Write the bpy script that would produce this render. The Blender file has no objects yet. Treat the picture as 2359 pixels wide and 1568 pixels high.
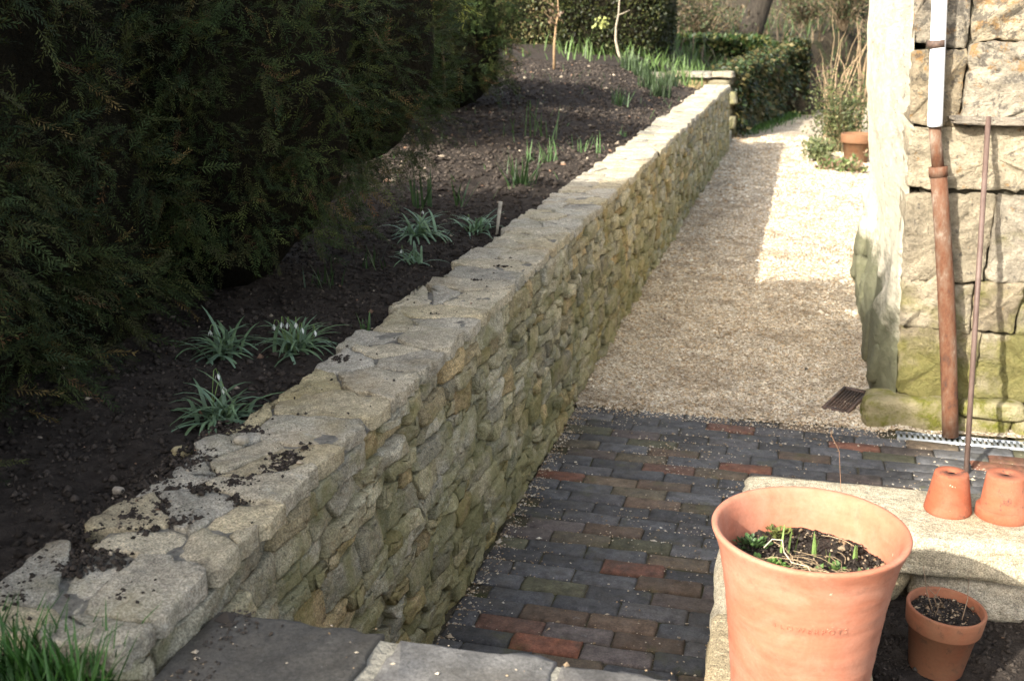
import bpy, math, random
import numpy as np
from mathutils import Vector, Matrix, Quaternion

# ------------------------------------------------------------------ camera, light, exposure
scene = bpy.context.scene
scene.render.engine = 'CYCLES'
F_PX, YAW, PITCH, ROLL, EYE = 2492.0, .26263, .29668, -.00701, 1.75

def camera_axes():
    cy, sy = math.cos(YAW), math.sin(YAW)
    f = np.array([-sy, cy, 0.]); r = np.array([cy, sy, 0.]); u = np.array([0, 0, 1.])
    d = f * math.cos(PITCH) - u * math.sin(PITCH); u2 = u * math.cos(PITCH) + f * math.sin(PITCH)
    r3 = r * math.cos(ROLL) + u2 * math.sin(ROLL); u3 = -r * math.sin(ROLL) + u2 * math.cos(ROLL)
    return r3, u3, d

_r, _u, _d = camera_axes()
cam = bpy.data.cameras.new('camera'); cam_o = bpy.data.objects.new('camera', cam)
scene.collection.objects.link(cam_o)
m = Matrix.Identity(4)
for i in range(3):
    m[i][0], m[i][1], m[i][2] = _r[i], _u[i], -_d[i]
m[2][3] = EYE
cam_o.matrix_world = m
cam.sensor_width = 36; cam.lens = F_PX / 2359 * 36
cam.clip_start = .05; cam.clip_end = 600
cam.dof.use_dof = True; cam.dof.focus_distance = 2.9; cam.dof.aperture_fstop = 6.3
scene.camera = cam_o

LIGHT = Vector((.4177, .7536, -.5075))                       # direction in which the sunlight travels
world = bpy.data.worlds.new('World'); scene.world = world; world.use_nodes = True
wn = world.node_tree
sky = wn.nodes.new('ShaderNodeTexSky'); sky.sky_type = 'NISHITA'; sky.sun_disc = False
sky.sun_elevation = math.radians(30.5); sky.sun_rotation = math.radians(209)
sky.air_density = 1.0; sky.dust_density = 4.0; sky.ozone_density = 1.0
hs = wn.nodes.new('ShaderNodeHueSaturation'); hs.inputs['Saturation'].default_value = .6      # hazy spring sky
wn.links.new(sky.outputs[0], hs.inputs['Color']); wn.links.new(hs.outputs[0], wn.nodes['Background'].inputs[0])
wn.nodes['Background'].inputs[1].default_value = .15
sun = bpy.data.lights.new('sun', 'SUN'); sun.energy = 3.6; sun.angle = math.radians(.5); sun.color = (1, .945, .85)
sun_o = bpy.data.objects.new('sun', sun); scene.collection.objects.link(sun_o)
sun_o.rotation_euler = LIGHT.to_track_quat('-Z', 'Y').to_euler()
vs = scene.view_settings
vs.view_transform = 'Standard'; vs.look = 'None'; vs.gamma = 1; vs.use_curve_mapping = False
vs.exposure = 1.6

# ------------------------------------------------------------------ helpers
rng = np.random.default_rng(7); random.seed(7)
COL = scene.collection
MATS = {}

def link(o, parent=None):
    COL.objects.link(o)
    if parent is not None: o.parent = parent
    return o

def tag(o, label=None, cat=None, group=None, kind=None):
    if label: o['label'] = label
    if cat: o['category'] = cat
    if group: o['group'] = group
    if kind: o['kind'] = kind
    return o

def empty(name, loc, label, cat, group=None):
    o = bpy.data.objects.new(name, None); o.empty_display_size = .1
    o.location = loc; link(o)
    return tag(o, label, cat, group)

def make_mesh(name, V, faces, mat, tint=None, smooth=True):
    """faces: list of integer arrays (M,3) / (M,4); V (N,3); tint (3,) or (N,3)"""
    V = np.asarray(V, dtype=np.float32)
    if not isinstance(faces, list): faces = [faces]
    faces = [np.asarray(f, dtype=np.int32) for f in faces if len(f)]
    me = bpy.data.meshes.new(name)
    me.vertices.add(len(V)); me.vertices.foreach_set('co', V.ravel())
    idx = np.concatenate([f.ravel() for f in faces])
    tot = np.concatenate([np.full(len(f), f.shape[1], np.int32) for f in faces])
    start = np.concatenate([[0], np.cumsum(tot)[:-1]]).astype(np.int32)
    me.loops.add(len(idx)); me.loops.foreach_set('vertex_index', idx)
    me.polygons.add(len(tot)); me.polygons.foreach_set('loop_start', start)
    me.polygons.foreach_set('use_smooth', np.full(len(tot), smooth, dtype=bool))
    if tint is not None:
        t = np.asarray(tint, dtype=np.float32)
        if t.ndim == 1: t = np.tile(t, (len(V), 1))
        c = np.ones((len(V), 4), np.float32); c[:, :3] = t[:, :3]
        a = me.color_attributes.new('tint', 'FLOAT_COLOR', 'POINT'); a.data.foreach_set('color', c.ravel())
    me.update(calc_edges=True)
    if mat: me.materials.append(mat)
    return me

def add(name, V, faces, mat, parent=None, tint=None, smooth=True, origin=None):
    V = np.asarray(V, dtype=np.float64)
    if origin is not None: V = V - np.asarray(origin)
    o = bpy.data.objects.new(name, make_mesh(name, V, faces, mat, tint, smooth))
    if origin is not None: o.location = origin
    return link(o, parent)

class Joiner:
    """collects pieces with vertex tints and makes one mesh of them"""
    def __init__(s): s.V = []; s.F = {3: [], 4: []}; s.T = []; s.n = 0
    def put(s, V, faces, tint=(1, 1, 1)):
        V = np.asarray(V, dtype=np.float64)
        if not isinstance(faces, list): faces = [faces]
        for f in faces:
            f = np.asarray(f, dtype=np.int64)
            if len(f): s.F[f.shape[1]].append(f + s.n)
        t = np.asarray(tint, dtype=np.float64)
        s.T.append(np.tile(t, (len(V), 1)) if t.ndim == 1 else t)
        s.V.append(V); s.n += len(V)
    def data(s):
        return np.concatenate(s.V), [np.concatenate(f) for f in s.F.values() if f], np.concatenate(s.T)
    def build(s, name, mat, parent=None, smooth=True, origin=None):
        V, F, T = s.data()
        return add(name, V, F, mat, parent, T, smooth, origin)

def wob(P, seed, freq=1., octaves=3):
    """smooth pseudo-noise in about -1..1 from random sine waves"""
    g = np.random.default_rng(seed); P = np.asarray(P); out = np.zeros(len(P)); amp = 1.; s = 0
    for o in range(octaves):
        for k in range(6):
            kv = g.normal(size=P.shape[1]); kv *= g.uniform(.55, 1.5) / (np.linalg.norm(kv) + 1e-9)
            ph = P @ (kv * freq * (2.1 ** o)) * 2 * math.pi + g.uniform(0, 6.28)
            q = P @ (np.roll(kv, 1) * freq * (2.1 ** o) * .6) * 2 * math.pi
            out += amp * np.sin(ph + 1.3 * np.sin(q + k)) * .42
        s += amp; amp *= .5
    return out / s

# ---- node helpers
class NT:
    def __init__(s, name, rough=.9, spec=.3):
        s.m = bpy.data.materials.new(name); s.m.use_nodes = True; s.t = s.m.node_tree
        s.b = s.t.nodes['Principled BSDF']; s.b.inputs['Roughness'].default_value = rough
        s.b.inputs['Specular IOR Level'].default_value = spec
        s.pos = s.n('ShaderNodeNewGeometry').outputs['Position']
        MATS[name] = s.m
    def n(s, t, **kw):
        nd = s.t.nodes.new(t)
        for k, v in kw.items(): setattr(nd, k, v)
        return nd
    def l(s, a, b): s.t.links.new(a, b)
    def put(s, inp, v):
        if isinstance(v, bpy.types.NodeSocket): s.l(v, inp)
        elif isinstance(v, (int, float)): inp.default_value = v
        else: inp.default_value = tuple(v) + ((1,) if len(v) == 3 and len(inp.default_value) == 4 else ())
    def noise(s, scale, detail=4, rough=.6, vec=None, dist=0.):
        nd = s.n('ShaderNodeTexNoise'); nd.inputs['Scale'].default_value = scale
        nd.inputs['Detail'].default_value = detail; nd.inputs['Roughness'].default_value = rough
        nd.inputs['Distortion'].default_value = dist
        s.l(vec or s.pos, nd.inputs['Vector']); return nd.outputs['Fac']
    def voro(s, scale, out='Distance', feature='F1', vec=None):
        nd = s.n('ShaderNodeTexVoronoi'); nd.feature = feature; nd.inputs['Scale'].default_value = scale
        s.l(vec or s.pos, nd.inputs['Vector']); return nd.outputs[out]
    def ramp(s, fac, stops):
        nd = s.n('ShaderNodeValToRGB'); s.l(fac, nd.inputs[0]); e = nd.color_ramp.elements
        while len(e) < len(stops): e.new(.5)
        for el, (p, c) in zip(e, stops):
            el.position = p; el.color = (c, c, c, 1) if isinstance(c, (int, float)) else tuple(c) + (1,)
        return nd.outputs[0]
    def mix(s, fac, a, b, blend='MIX'):
        nd = s.n('ShaderNodeMix', data_type='RGBA', blend_type=blend)
        s.put(nd.inputs[0], fac); s.put(nd.inputs[6], a); s.put(nd.inputs[7], b); return nd.outputs[2]
    def math(s, op, a, b=0.):
        nd = s.n('ShaderNodeMath', operation=op); s.put(nd.inputs[0], a); s.put(nd.inputs[1], b); return nd.outputs[0]
    def xyz(s, vec=None):
        nd = s.n('ShaderNodeSeparateXYZ'); s.l(vec or s.pos, nd.inputs[0]); return nd.outputs
    def scaled(s, v):
        nd = s.n('ShaderNodeVectorMath', operation='MULTIPLY'); s.l(s.pos, nd.inputs[0]); nd.inputs[1].default_value = v
        return nd.outputs[0]
    def span(s, v, a, b, c=0., d=1.):
        nd = s.n('ShaderNodeMapRange'); s.put(nd.inputs[0], v)
        for i, q in enumerate((a, b, c, d)): nd.inputs[i + 1].default_value = q
        return nd.outputs[0]
    def tint(s):
        return s.n('ShaderNodeAttribute', attribute_name='tint').outputs['Color']
    def obcol(s): return s.n('ShaderNodeObjectInfo').outputs['Color']
    def col(s, c): s.put(s.b.inputs['Base Color'], c)
    def rough(s, c): s.put(s.b.inputs['Roughness'], c)
    def bump(s, h, strength=.5, dist=.01):
        nd = s.n('ShaderNodeBump'); nd.inputs['Strength'].default_value = strength; nd.inputs['Distance'].default_value = dist
        s.put(nd.inputs['Height'], h); s.l(nd.outputs[0], s.b.inputs['Normal'])

def grey(v): return (v, v, v)

# ------------------------------------------------------------------ materials
def limestone(name, algae=1., lichen=.5, zlow=0., zhigh=.9, fine=1.):
    t = NT(name, .92, .2)
    base = t.tint()
    big = t.noise(9, 5, .65); sm = t.noise(60 * fine, 6, .7); gr = t.noise(260 * fine, 3, .6)
    c = t.mix(1., base, t.ramp(big, [(.25, grey(.62)), (.5, grey(.95)), (.75, grey(1.22))]), 'MULTIPLY')
    c = t.mix(.85, c, t.ramp(sm, [(.3, grey(.55)), (.5, grey(1.)), (.7, grey(1.35))]), 'MULTIPLY')
    c = t.mix(.9, c, t.ramp(gr, [(.35, grey(.5)), (.65, grey(1.45))]), 'MULTIPLY')
    och = t.ramp(t.noise(4.3, 4, .6, dist=.4), [(.52, 0.), (.68, .55)])
    c = t.mix(och, c, t.mix(.5, c, (.42, .29, .13)))
    pale = t.ramp(t.noise(23, 6, .75), [(.6, 0.), (.72, lichen)])
    c = t.mix(pale, c, (.56, .55, .48))
    c = t.mix(t.ramp(t.noise(70, 5, .75), [(.62, 0.), (.70, .55)]), c, (.10, .09, .07))
    low = t.span(t.xyz()[2], zlow, zhigh, .17, -.02)
    al = t.ramp(t.math('ADD', t.noise(5.5, 5, .65, dist=.3), low), [(.49, 0.), (.66, .6 * algae)])
    c = t.mix(al, c, t.mix(t.noise(40), (.16, .165, .045), (.29, .27, .10)))
    t.col(c)
    h = t.math('ADD', t.math('MULTIPLY', t.noise(28, 8, .7), 1.), t.math('MULTIPLY', t.noise(150, 4, .7), .35))
    h = t.math('ADD', h, t.math('MULTIPLY', t.noise(14, 3, .5, t.scaled((1, 1, 4))), .5))
    t.bump(h, 1., .018)
    return t.m
limestone('wall_stone', 1., .5)
limestone('cap_stone', .35, .5, .2, .8)
limestone('pale_stone', .12, .4, -.2, .3)

t = NT('mortar', .95, .15)
c = t.mix(1., (.30, .28, .235), t.ramp(t.noise(45, 7, .78), [(.3, grey(.45)), (.7, grey(1.5))]), 'MULTIPLY')
c = t.mix(t.ramp(t.noise(15, 6, .75), [(.58, 0.), (.66, .7)]), c, (.10, .088, .07))
t.col(c); t.bump(t.math('ADD', t.noise(70, 6, .75), t.math('MULTIPLY', t.noise(260, 4, .7), .4)), 1., .02)

t = NT('wall_core', .97, .1)
t.col(t.mix(t.noise(12), (.045, .04, .03), (.10, .09, .065))); t.bump(t.noise(60, 5), .8, .02)

t = NT('soil', .97, .12)
n1 = t.noise(22, 7, .75)
c = t.ramp(n1, [(.3, (.024, .019, .015)), (.5, (.047, .038, .031)), (.72, (.088, .072, .059))])
sp = t.ramp(t.noise(140, 3, .6), [(.70, 0.), (.76, .8)])
c = t.mix(sp, c, (.30, .24, .18))
t.col(c); t.bump(t.math('ADD', n1, t.math('MULTIPLY', t.noise(90, 6, .75), .6)), 1., .02)

t = NT('clod', .97, .12)
c = t.mix(1., t.tint(), t.ramp(t.noise(80, 5, .7), [(.3, grey(.6)), (.7, grey(1.4))]), 'MULTIPLY')
t.col(c); t.bump(t.noise(160, 5, .7), .8, .006)

t = NT('gravel_base', .95, .2)
cellc = t.voro(105, 'Color'); celld = t.voro(105, 'Distance')
sep = t.xyz(cellc)
c = t.ramp(sep[0], [(0., (.17, .13, .085)), (.3, (.38, .30, .20)), (.65, (.56, .48, .35)), (1., (.70, .63, .51))])
dirt = t.ramp(t.noise(2.6, 7, .78, dist=1.2), [(.47, 0.), (.62, .85)])
c = t.mix(dirt, c, t.mix(.55, c, (.13, .085, .045)))
t.col(c); t.bump(t.math('MULTIPLY', celld, -1.), 1., .008)

t = NT('pebble', .85, .25)
dirt = t.ramp(t.noise(2.6, 7, .78, dist=1.2), [(.47, 0.), (.62, .85)])
c = t.mix(dirt, t.tint(), t.mix(.55, t.tint(), (.13, .085, .045)))
t.col(c)

t = NT('brick', .78, .35)
oc = t.obcol()
c = t.mix(1., oc, t.ramp(t.noise(26, 6, .7), [(.28, grey(.4)), (.5, grey(1.)), (.72, grey(1.6))]), 'MULTIPLY')
c = t.mix(.6, c, t.ramp(t.noise(170, 4, .7), [(.3, grey(.5)), (.7, grey(1.5))]), 'MULTIPLY')
c = t.mix(t.ramp(t.noise(9, 5, .7, dist=.5), [(.48, 0.), (.70, .75)]), c, t.mix(.7, c, (.085, .075, .058)))
c = t.mix(t.ramp(t.noise(19, 5, .7, dist=.5), [(.60, 0.), (.74, .5)]), c, (.045, .042, .04))
c = t.mix(t.ramp(t.noise(13.7, 6, .75), [(.63, 0.), (.73, .6)]), c, (.27, .27, .265))
c = t.mix(t.ramp(t.noise(5.1, 5, .7), [(.58, 0.), (.70, .45)]), c, (.10, .10, .035))
t.col(c); t.rough(t.span(t.noise(18, 4), .3, .7, .6, .95))
t.bump(t.math('ADD', t.noise(55, 6, .7), t.math('MULTIPLY', t.noise(240, 3), .4)), .55, .006)

t = NT('joint_sand', .97, .1)
c = t.ramp(t.noise(120, 5, .75), [(.35, (.045, .04, .03)), (.6, (.11, .095, .065)), (.75, (.28, .24, .17))])
c = t.mix(t.ramp(t.noise(6, 4), [(.5, 0.), (.65, .6)]), c, (.06, .07, .02))
t.col(c); t.bump(t.noise(160, 5), .8, .01)

t = NT('slab', .85, .3)
c = t.mix(1., t.obcol(), t.ramp(t.noise(7, 7, .7), [(.3, grey(.68)), (.7, grey(1.28))]), 'MULTIPLY')
c = t.mix(.9, c, t.ramp(t.noise(150, 5, .75), [(.3, grey(.5)), (.7, grey(1.5))]), 'MULTIPLY')
c = t.mix(t.ramp(t.noise(4, 6, .7, dist=.5), [(.45, 0.), (.62, .7)]), c, t.mix(.6, c, (.06, .05, .035)))
c = t.mix(t.ramp(t.noise(38, 5, .75), [(.62, 0.), (.70, .45)]), c, (.26, .25, .215))
t.col(c); t.bump(t.math('ADD', t.noise(16, 7, .65), t.math('MULTIPLY', t.noise(180, 4), .3)), .5, .008)

t = NT('slab_mortar', .95, .15)
t.col(t.mix(1., (.26, .245, .20), t.ramp(t.noise(60, 6, .7), [(.3, grey(.6)), (.7, grey(1.3))]), 'MULTIPLY')); t.bump(t.noise(90, 5), .9, .008)

def terracotta(name, base, pale, dirt):
    t = NT(name, .82, .3)
    z = t.noise(1., 4, .6, t.scaled((9, 9, 55)))
    c = t.mix(1., base, t.ramp(z, [(.3, grey(.84)), (.7, grey(1.12))]), 'MULTIPLY')
    c = t.mix(t.ramp(t.noise(7, 6, .72, dist=.6), [(.42, 0.), (.64, .75)]), c, pale)
    c = t.mix(t.ramp(t.noise(10, 6, .7, t.scaled((1, 1, .35))), [(.56, 0.), (.70, .35)]), c, t.mix(.5, c, (.16, .10, .06)))
    c = t.mix(.35, c, t.ramp(t.noise(140, 4, .7), [(.3, grey(.75)), (.7, grey(1.2))]), 'MULTIPLY')
    c = t.mix(t.ramp(t.noise(27, 6, .75), [(.56, 0.), (.66, dirt)]), c, (.045, .038, .03))
    c = t.mix(t.ramp(t.noise(75, 3, .6), [(.735, 0.), (.76, .8)]), c, (.75, .62, .48))
    t.col(c)
    t.bump(t.math('ADD', t.math('MULTIPLY', z, .6), t.math('MULTIPLY', t.noise(110, 5, .7), .35)), .22, .006)
terracotta('terracotta', (.40, .150, .086), (.45, .22, .145), .22)
terracotta('terracotta_old', (.29, .082, .038), (.31, .125, .072), .9)
terracotta('terracotta_damp', (.27, .10, .05), (.27, .13, .07), .5)  # even clay base, darkened because the small planted pot looked too bright in shade
terracotta('terracotta_far', (.20, .095, .045), (.20, .12, .065), .5)

t = NT('building_stone', .92, .2)
base = t.tint(); z = t.xyz()[2]
c = t.mix(1., base, t.ramp(t.noise(8, 6, .7), [(.28, grey(.58)), (.5, grey(.95)), (.72, grey(1.25))]), 'MULTIPLY')
c = t.mix(.7, c, t.ramp(t.noise(45, 6, .7), [(.3, grey(.55)), (.7, grey(1.3))]), 'MULTIPLY')
lic = t.ramp(t.math('ADD', t.noise(17, 5, .7), t.span(z, 1.0, 1.9, -.08, .07)), [(.56, 0.), (.63, .75)])
c = t.mix(lic, c, (.40, .22, .07))
gl = t.ramp(t.math('ADD', t.noise(24, 5, .7), t.span(z, 1.0, 1.9, -.1, .06)), [(.50, 0.), (.58, .75)])
c = t.mix(gl, c, (.11, .10, .085))
al = t.ramp(t.math('ADD', t.noise(4.5, 5, .6, dist=.4), t.span(z, .1, .95, .27, -.16)), [(.50, 0.), (.66, .85)])
c = t.mix(al, c, t.mix(t.noise(30), (.12, .13, .025), (.27, .23, .07)))
t.col(c)
h = t.math('ADD', t.noise(11, 8, .68), t.math('MULTIPLY', t.noise(55, 6, .7), .5))
h = t.math('ADD', h, t.math('MULTIPLY', t.noise(120, 5, .75), .3))
t.bump(h, 1., .05)

t = NT('limewash', .92, .2)
z = t.xyz()[2]; lv = t.scaled((1, .22, 1))                              # flakes and washes run along the wall
c = t.mix(1., (.64, .58, .44), t.ramp(t.noise(12, 7, .7, lv), [(.32, grey(.72)), (.5, grey(.98)), (.68, grey(1.15))]), 'MULTIPLY')
c = t.mix(t.ramp(t.noise(26, 6, .75, lv), [(.60, 0.), (.66, .8)]), c, (.24, .20, .14))
c = t.mix(t.ramp(t.noise(7, 5, .7, lv), [(.58, 0.), (.66, .6)]), c, (.34, .29, .20))
al = t.ramp(t.math('ADD', t.noise(5.5, 6, .7, lv), t.span(z, .1, .85, .42, -.3)), [(.44, 0.), (.62, 1.)])  # mossy foot plus the shade of the lower side wall, painted in as colour
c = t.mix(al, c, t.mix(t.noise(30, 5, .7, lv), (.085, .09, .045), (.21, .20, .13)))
t.col(c); t.bump(t.math('ADD', t.noise(20, 8, .75, lv), t.math('MULTIPLY', t.noise(60, 5, .7, lv), .4)), .9, .025)

t = NT('moss_stone', .95, .15)
c = t.mix(t.ramp(t.noise(11, 6, .7, dist=.3), [(.42, 0.), (.62, 1.)]), t.tint(), t.mix(t.noise(60, 4), (.07, .085, .012), (.20, .18, .04)))
t.col(c); t.bump(t.math('ADD', t.noise(18, 7, .7), t.math('MULTIPLY', t.noise(120, 4), .3)), 1., .025)

t = NT('white_plastic', .35, .5); t.col(t.mix(t.ramp(t.noise(14, 4), [(.5, 0.), (.8, .3)]), (.80, .81, .80), (.62, .6, .52)))
t = NT('rust', .85, .25)
c = t.ramp(t.noise(17, 7, .72, t.scaled((1, 1, .45))), [(.32, (.05, .032, .025)), (.44, (.125, .052, .026)), (.56, (.15, .09, .058)), (.68, (.26, .20, .15))])
t.col(c); t.bump(t.noise(60, 6, .7), .6, .006)
t = NT('old_iron', .7, .4)
t.col(t.ramp(t.noise(40, 5, .7), [(.35, (.055, .04, .032)), (.7, (.16, .10, .07))])); t.bump(t.noise(110, 4), .4, .003)
t = NT('painted_bar', .6, .4)
t.col(t.ramp(t.noise(30, 5, .7, t.scaled((1, 1, .3))), [(.35, (.09, .055, .042)), (.7, (.16, .11, .088))])); t.bump(t.noise(120, 4), .3, .002)
t = NT('galvanised', .45, .5); t.b.inputs['Metallic'].default_value = .7
t.col(t.mix(t.noise(50, 4), (.30, .33, .35), (.52, .55, .56)))
t = NT('black_void', .95, .05); t.col((.012, .012, .012))

def leafy(name, rough=.55, trans=.0, var=.35, spec=.35):
    t = NT(name, rough, spec)
    c = t.mix(1., t.tint(), t.ramp(t.noise(30, 3), [(.3, grey(1 - var)), (.7, grey(1 + var))]), 'MULTIPLY')
    t.col(c)
    if trans:
        out = t.t.nodes['Material Output']; tr = t.n('ShaderNodeBsdfTranslucent'); t.l(c, tr.inputs[0])
        mx = t.n('ShaderNodeMixShader'); mx.inputs[0].default_value = trans
        t.l(t.b.outputs[0], mx.inputs[1]); t.l(tr.outputs[0], mx.inputs[2]); t.l(mx.outputs[0], out.inputs[0])
leafy('needles', .75, 0., .35, .12)
leafy('leaves', .5, .25, .3, .4)
leafy('petal', .6, .3, .05, .3)
leafy('twig', .85, 0., .35, .2)
t = NT('bark', .92, .2)
c = t.ramp(t.noise(1., 7, .7, t.scaled((30, 30, 5))), [(.3, (.016, .013, .010)), (.7, (.06, .05, .038))]); t.col(c)
t.bump(t.noise(1., 7, .7, t.scaled((40, 40, 6))), 1., .03)
t = NT('light_stop_dark', .97, .05); t.col(t.mix(t.noise(30, 5), (.006, .006, .004), (.022, .019, .012))); t.bump(t.noise(60, 4), 1., .03)
t = NT('bank_earth', .97, .1)
c = t.ramp(t.noise(2.6, 8, .75), [(.3, (.035, .03, .02)), (.5, (.075, .058, .038)), (.7, (.065, .08, .03))]); t.col(c)
t.bump(t.noise(9, 7, .75), 1., .1)

# ------------------------------------------------------------------ piece builders
def clip_poly(poly, p, q):
    """keep the side of poly nearer to p than q (both 2-D)"""
    mx, my = (p[0] + q[0]) / 2, (p[1] + q[1]) / 2; nx, ny = q[0] - p[0], q[1] - p[1]
    out = []; L = len(poly)
    for i in range(L):
        a, b = poly[i], poly[(i + 1) % L]
        da = (a[0] - mx) * nx + (a[1] - my) * ny; db = (b[0] - mx) * nx + (b[1] - my) * ny
        if da <= 0: out.append(a)
        if (da < 0 < db) or (db < 0 < da):
            s = da / (da - db); out.append((a[0] + s * (b[0] - a[0]), a[1] + s * (b[1] - a[1])))
    return out

def voronoi(seeds, rect, aspect):
    """cells of 2-D seeds inside rect, metric stretched by aspect along axis 0"""
    S = np.array(seeds) * np.array([aspect, 1.]); x0, y0, x1, y1 = rect
    cells = []
    for i, s in enumerate(S):
        d = ((S - s) ** 2).sum(1); near = np.argsort(d)[1:26]
        poly = [(x0 * aspect, y0), (x1 * aspect, y0), (x1 * aspect, y1), (x0 * aspect, y1)]
        for j in near:
            poly = clip_poly(poly, s, S[j])
            if len(poly) < 3: break
        cells.append(np.array([(a / aspect, b) for a, b in poly]) if len(poly) >= 3 else None)
    return cells

def resample(poly, step, round_=.25, jitter=0., g=rng):
    P = np.asarray(poly, float)
    for _ in range(1):                                            # round the corners once
        Q = []
        for i in range(len(P)):
            a, b = P[i], P[(i + 1) % len(P)]
            Q += [a + (b - a) * round_, b - (b - a) * round_]
        P = np.array(Q)
    out = []
    for i in range(len(P)):
        a, b = P[i], P[(i + 1) % len(P)]; L = np.linalg.norm(b - a); k = max(1, int(round(L / step)))
        for j in range(k): out.append(a + (b - a) * j / k)
    out = np.array(out)
    if jitter: out = out + g.normal(size=out.shape) * jitter
    return out

def slab_piece(poly, origin, ux, uy, un, thick, proud=0., gap=.004, edge=.012, bulge=.004, rough=.004, step=.03, tilt=.03, seed=0, round_=.2, freq=9., jag=None, facet=0.):
    """an irregular stone lying in a plane: outline poly (2-D), front face along un"""
    g = np.random.default_rng(seed)
    P = resample(poly, step, round_, step * .07 if jag is None else jag, g); c = P.mean(0); size = max(np.ptp(P[:, 0]), np.ptp(P[:, 1])); mn = min(np.ptp(P[:, 0]), np.ptp(P[:, 1]))
    D = P - c; r = np.linalg.norm(D, axis=1)[:, None]
    P0 = c + D * np.maximum(.3, (r - gap) / r)
    e = min(edge, mn * .22)
    rings = [(P0, -thick), (P0, -e * 1.15), (c + (P0 - c) * (1 - .42 * e / np.maximum(r, 1e-4)), -e * .42), (c + (P0 - c) * np.maximum(.2, 1 - 1.5 * e / r), 0.),
             (c + (P0 - c) * .62, bulge * .7), (c + (P0 - c) * .28, bulge)]
    if facet: rings[4:] = [(c + (P0 - c) * q, bulge * (1 - q)) for q in (.78, .6, .42, .22)]
    pl = [(g.normal(size=2) * facet, g.uniform(0., .014)) for _ in range(4)]
    tx, ty = g.normal(size=2) * tilt
    n = len(P0); V = []; 
    for k, (R, h) in enumerate(rings):
        hh = np.full(n, h)
        if k: hh = hh + proud + (R - c) @ np.array([tx, ty]) + rough * wob(R * freq, seed + 3, 1., 2)
        if facet and k: hh = hh + np.minimum.reduce([(R - c) @ a_ + b_ for a_, b_ in pl]) * (.5 if k < 3 else 1.)
        if k in (1, 2): 
            R = R + (R - c) * (wob(R * 14, seed + 5, 1., 2)[:, None] * .03)
        V.append(np.column_stack([R, hh]))
    V.append(np.array([[c[0], c[1], bulge + proud + (min(b_ for a_, b_ in pl) if facet else 0) + rough * float(wob(c[None] * freq, seed + 3, 1., 2)[0])]]))
    V = np.concatenate(V); q = []
    i = np.arange(n); j = (i + 1) % n
    for k in range(len(rings) - 1):
        q.append(np.column_stack([k * n + i, k * n + j, (k + 1) * n + j, (k + 1) * n + i]))
    last = (len(rings) - 1) * n
    tri = np.column_stack([last + i, last + j, np.full(n, len(V) - 1)])
    origin, ux, uy, un = map(np.asarray, (origin, ux, uy, un))
    W = origin + V[:, :1] * ux + V[:, 1:2] * uy + V[:, 2:] * un
    q = np.concatenate(q)
    if np.dot(np.cross(ux, uy), un) < 0: q = q[:, ::-1]; tri = tri[:, ::-1]
    return W, [q, tri]

def cube_grid(n):
    idx = {}; V = []; F = []
    def vid(p):
        k = tuple(int(round(x * n)) for x in p)
        if k not in idx: idx[k] = len(V); V.append([x * 2 - 1 for x in p])
        return idx[k]
    for ax in range(3):
        for s in (0, 1):
            for i in range(n):
                for j in range(n):
                    q = []
                    for a, b in ((i, j), (i + 1, j), (i + 1, j + 1), (i, j + 1)):
                        p = [0, 0, 0]; p[ax] = s; p[(ax + 1) % 3] = a / n; p[(ax + 2) % 3] = b / n; q.append(vid(p))
                    F.append(q if s else q[::-1])
    return np.array(V, float), np.array(F)
CUBES = {n: cube_grid(n) for n in (2, 3, 4, 6, 8, 12)}

def boulder(center, half, seed, n=4, k=5., rough=.08, freq=.5, warp=.1, rot=0.):
    """rounded irregular block"""
    V, F = CUBES[n]; g = np.random.default_rng(seed)
    r = (np.abs(V) ** k).sum(1) ** (1 / k); P = V / r[:, None]
    w = g.normal(size=6) * warp
    P = np.column_stack([P[:, 0] * (1 + w[0] * P[:, 1] + w[1] * P[:, 2]), P[:, 1] * (1 + w[2] * P[:, 0] + w[3] * P[:, 2]), P[:, 2] * (1 + w[4] * P[:, 0] + w[5] * P[:, 1])])
    P = P * (1 + rough * wob(P, seed + 1, freq, 3)[:, None])
    P = P * np.asarray(half)
    if rot: c, s = math.cos(rot), math.sin(rot); P = np.column_stack([P[:, 0] * c - P[:, 1] * s, P[:, 0] * s + P[:, 1] * c, P[:, 2]])
    return P + np.asarray(center), F

def tube(path, radii, sides=8, cap=True):
    path = np.asarray(path, float); n = len(path); radii = np.broadcast_to(radii, (n,))
    T = np.gradient(path, axis=0); T /= np.linalg.norm(T, axis=1)[:, None] + 1e-12
    ref = np.array([0, 0, 1.]) if abs(T[0][2]) < .8 else np.array([1., 0, 0])
    V = []; a = np.arange(sides) / sides * 2 * math.pi
    for p, t_, r in zip(path, T, radii):
        x = np.cross(t_, ref); x /= np.linalg.norm(x) + 1e-12; y = np.cross(t_, x)
        V.append(p + r * (np.cos(a)[:, None] * x + np.sin(a)[:, None] * y))
    V = np.concatenate(V); i = np.arange(sides); j = (i + 1) % sides
    q = np.concatenate([np.column_stack([k * sides + i, k * sides + j, (k + 1) * sides + j, (k + 1) * sides + i]) for k in range(n - 1)])
    if not cap: return V, [q]
    V = np.concatenate([V, path[:1], path[-1:]])
    t0 = np.column_stack([j, i, np.full(sides, len(V) - 2)]); t1 = np.column_stack([(n - 1) * sides + i, (n - 1) * sides + j, np.full(sides, len(V) - 1)])
    return V, [q, np.concatenate([t0, t1])]

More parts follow.
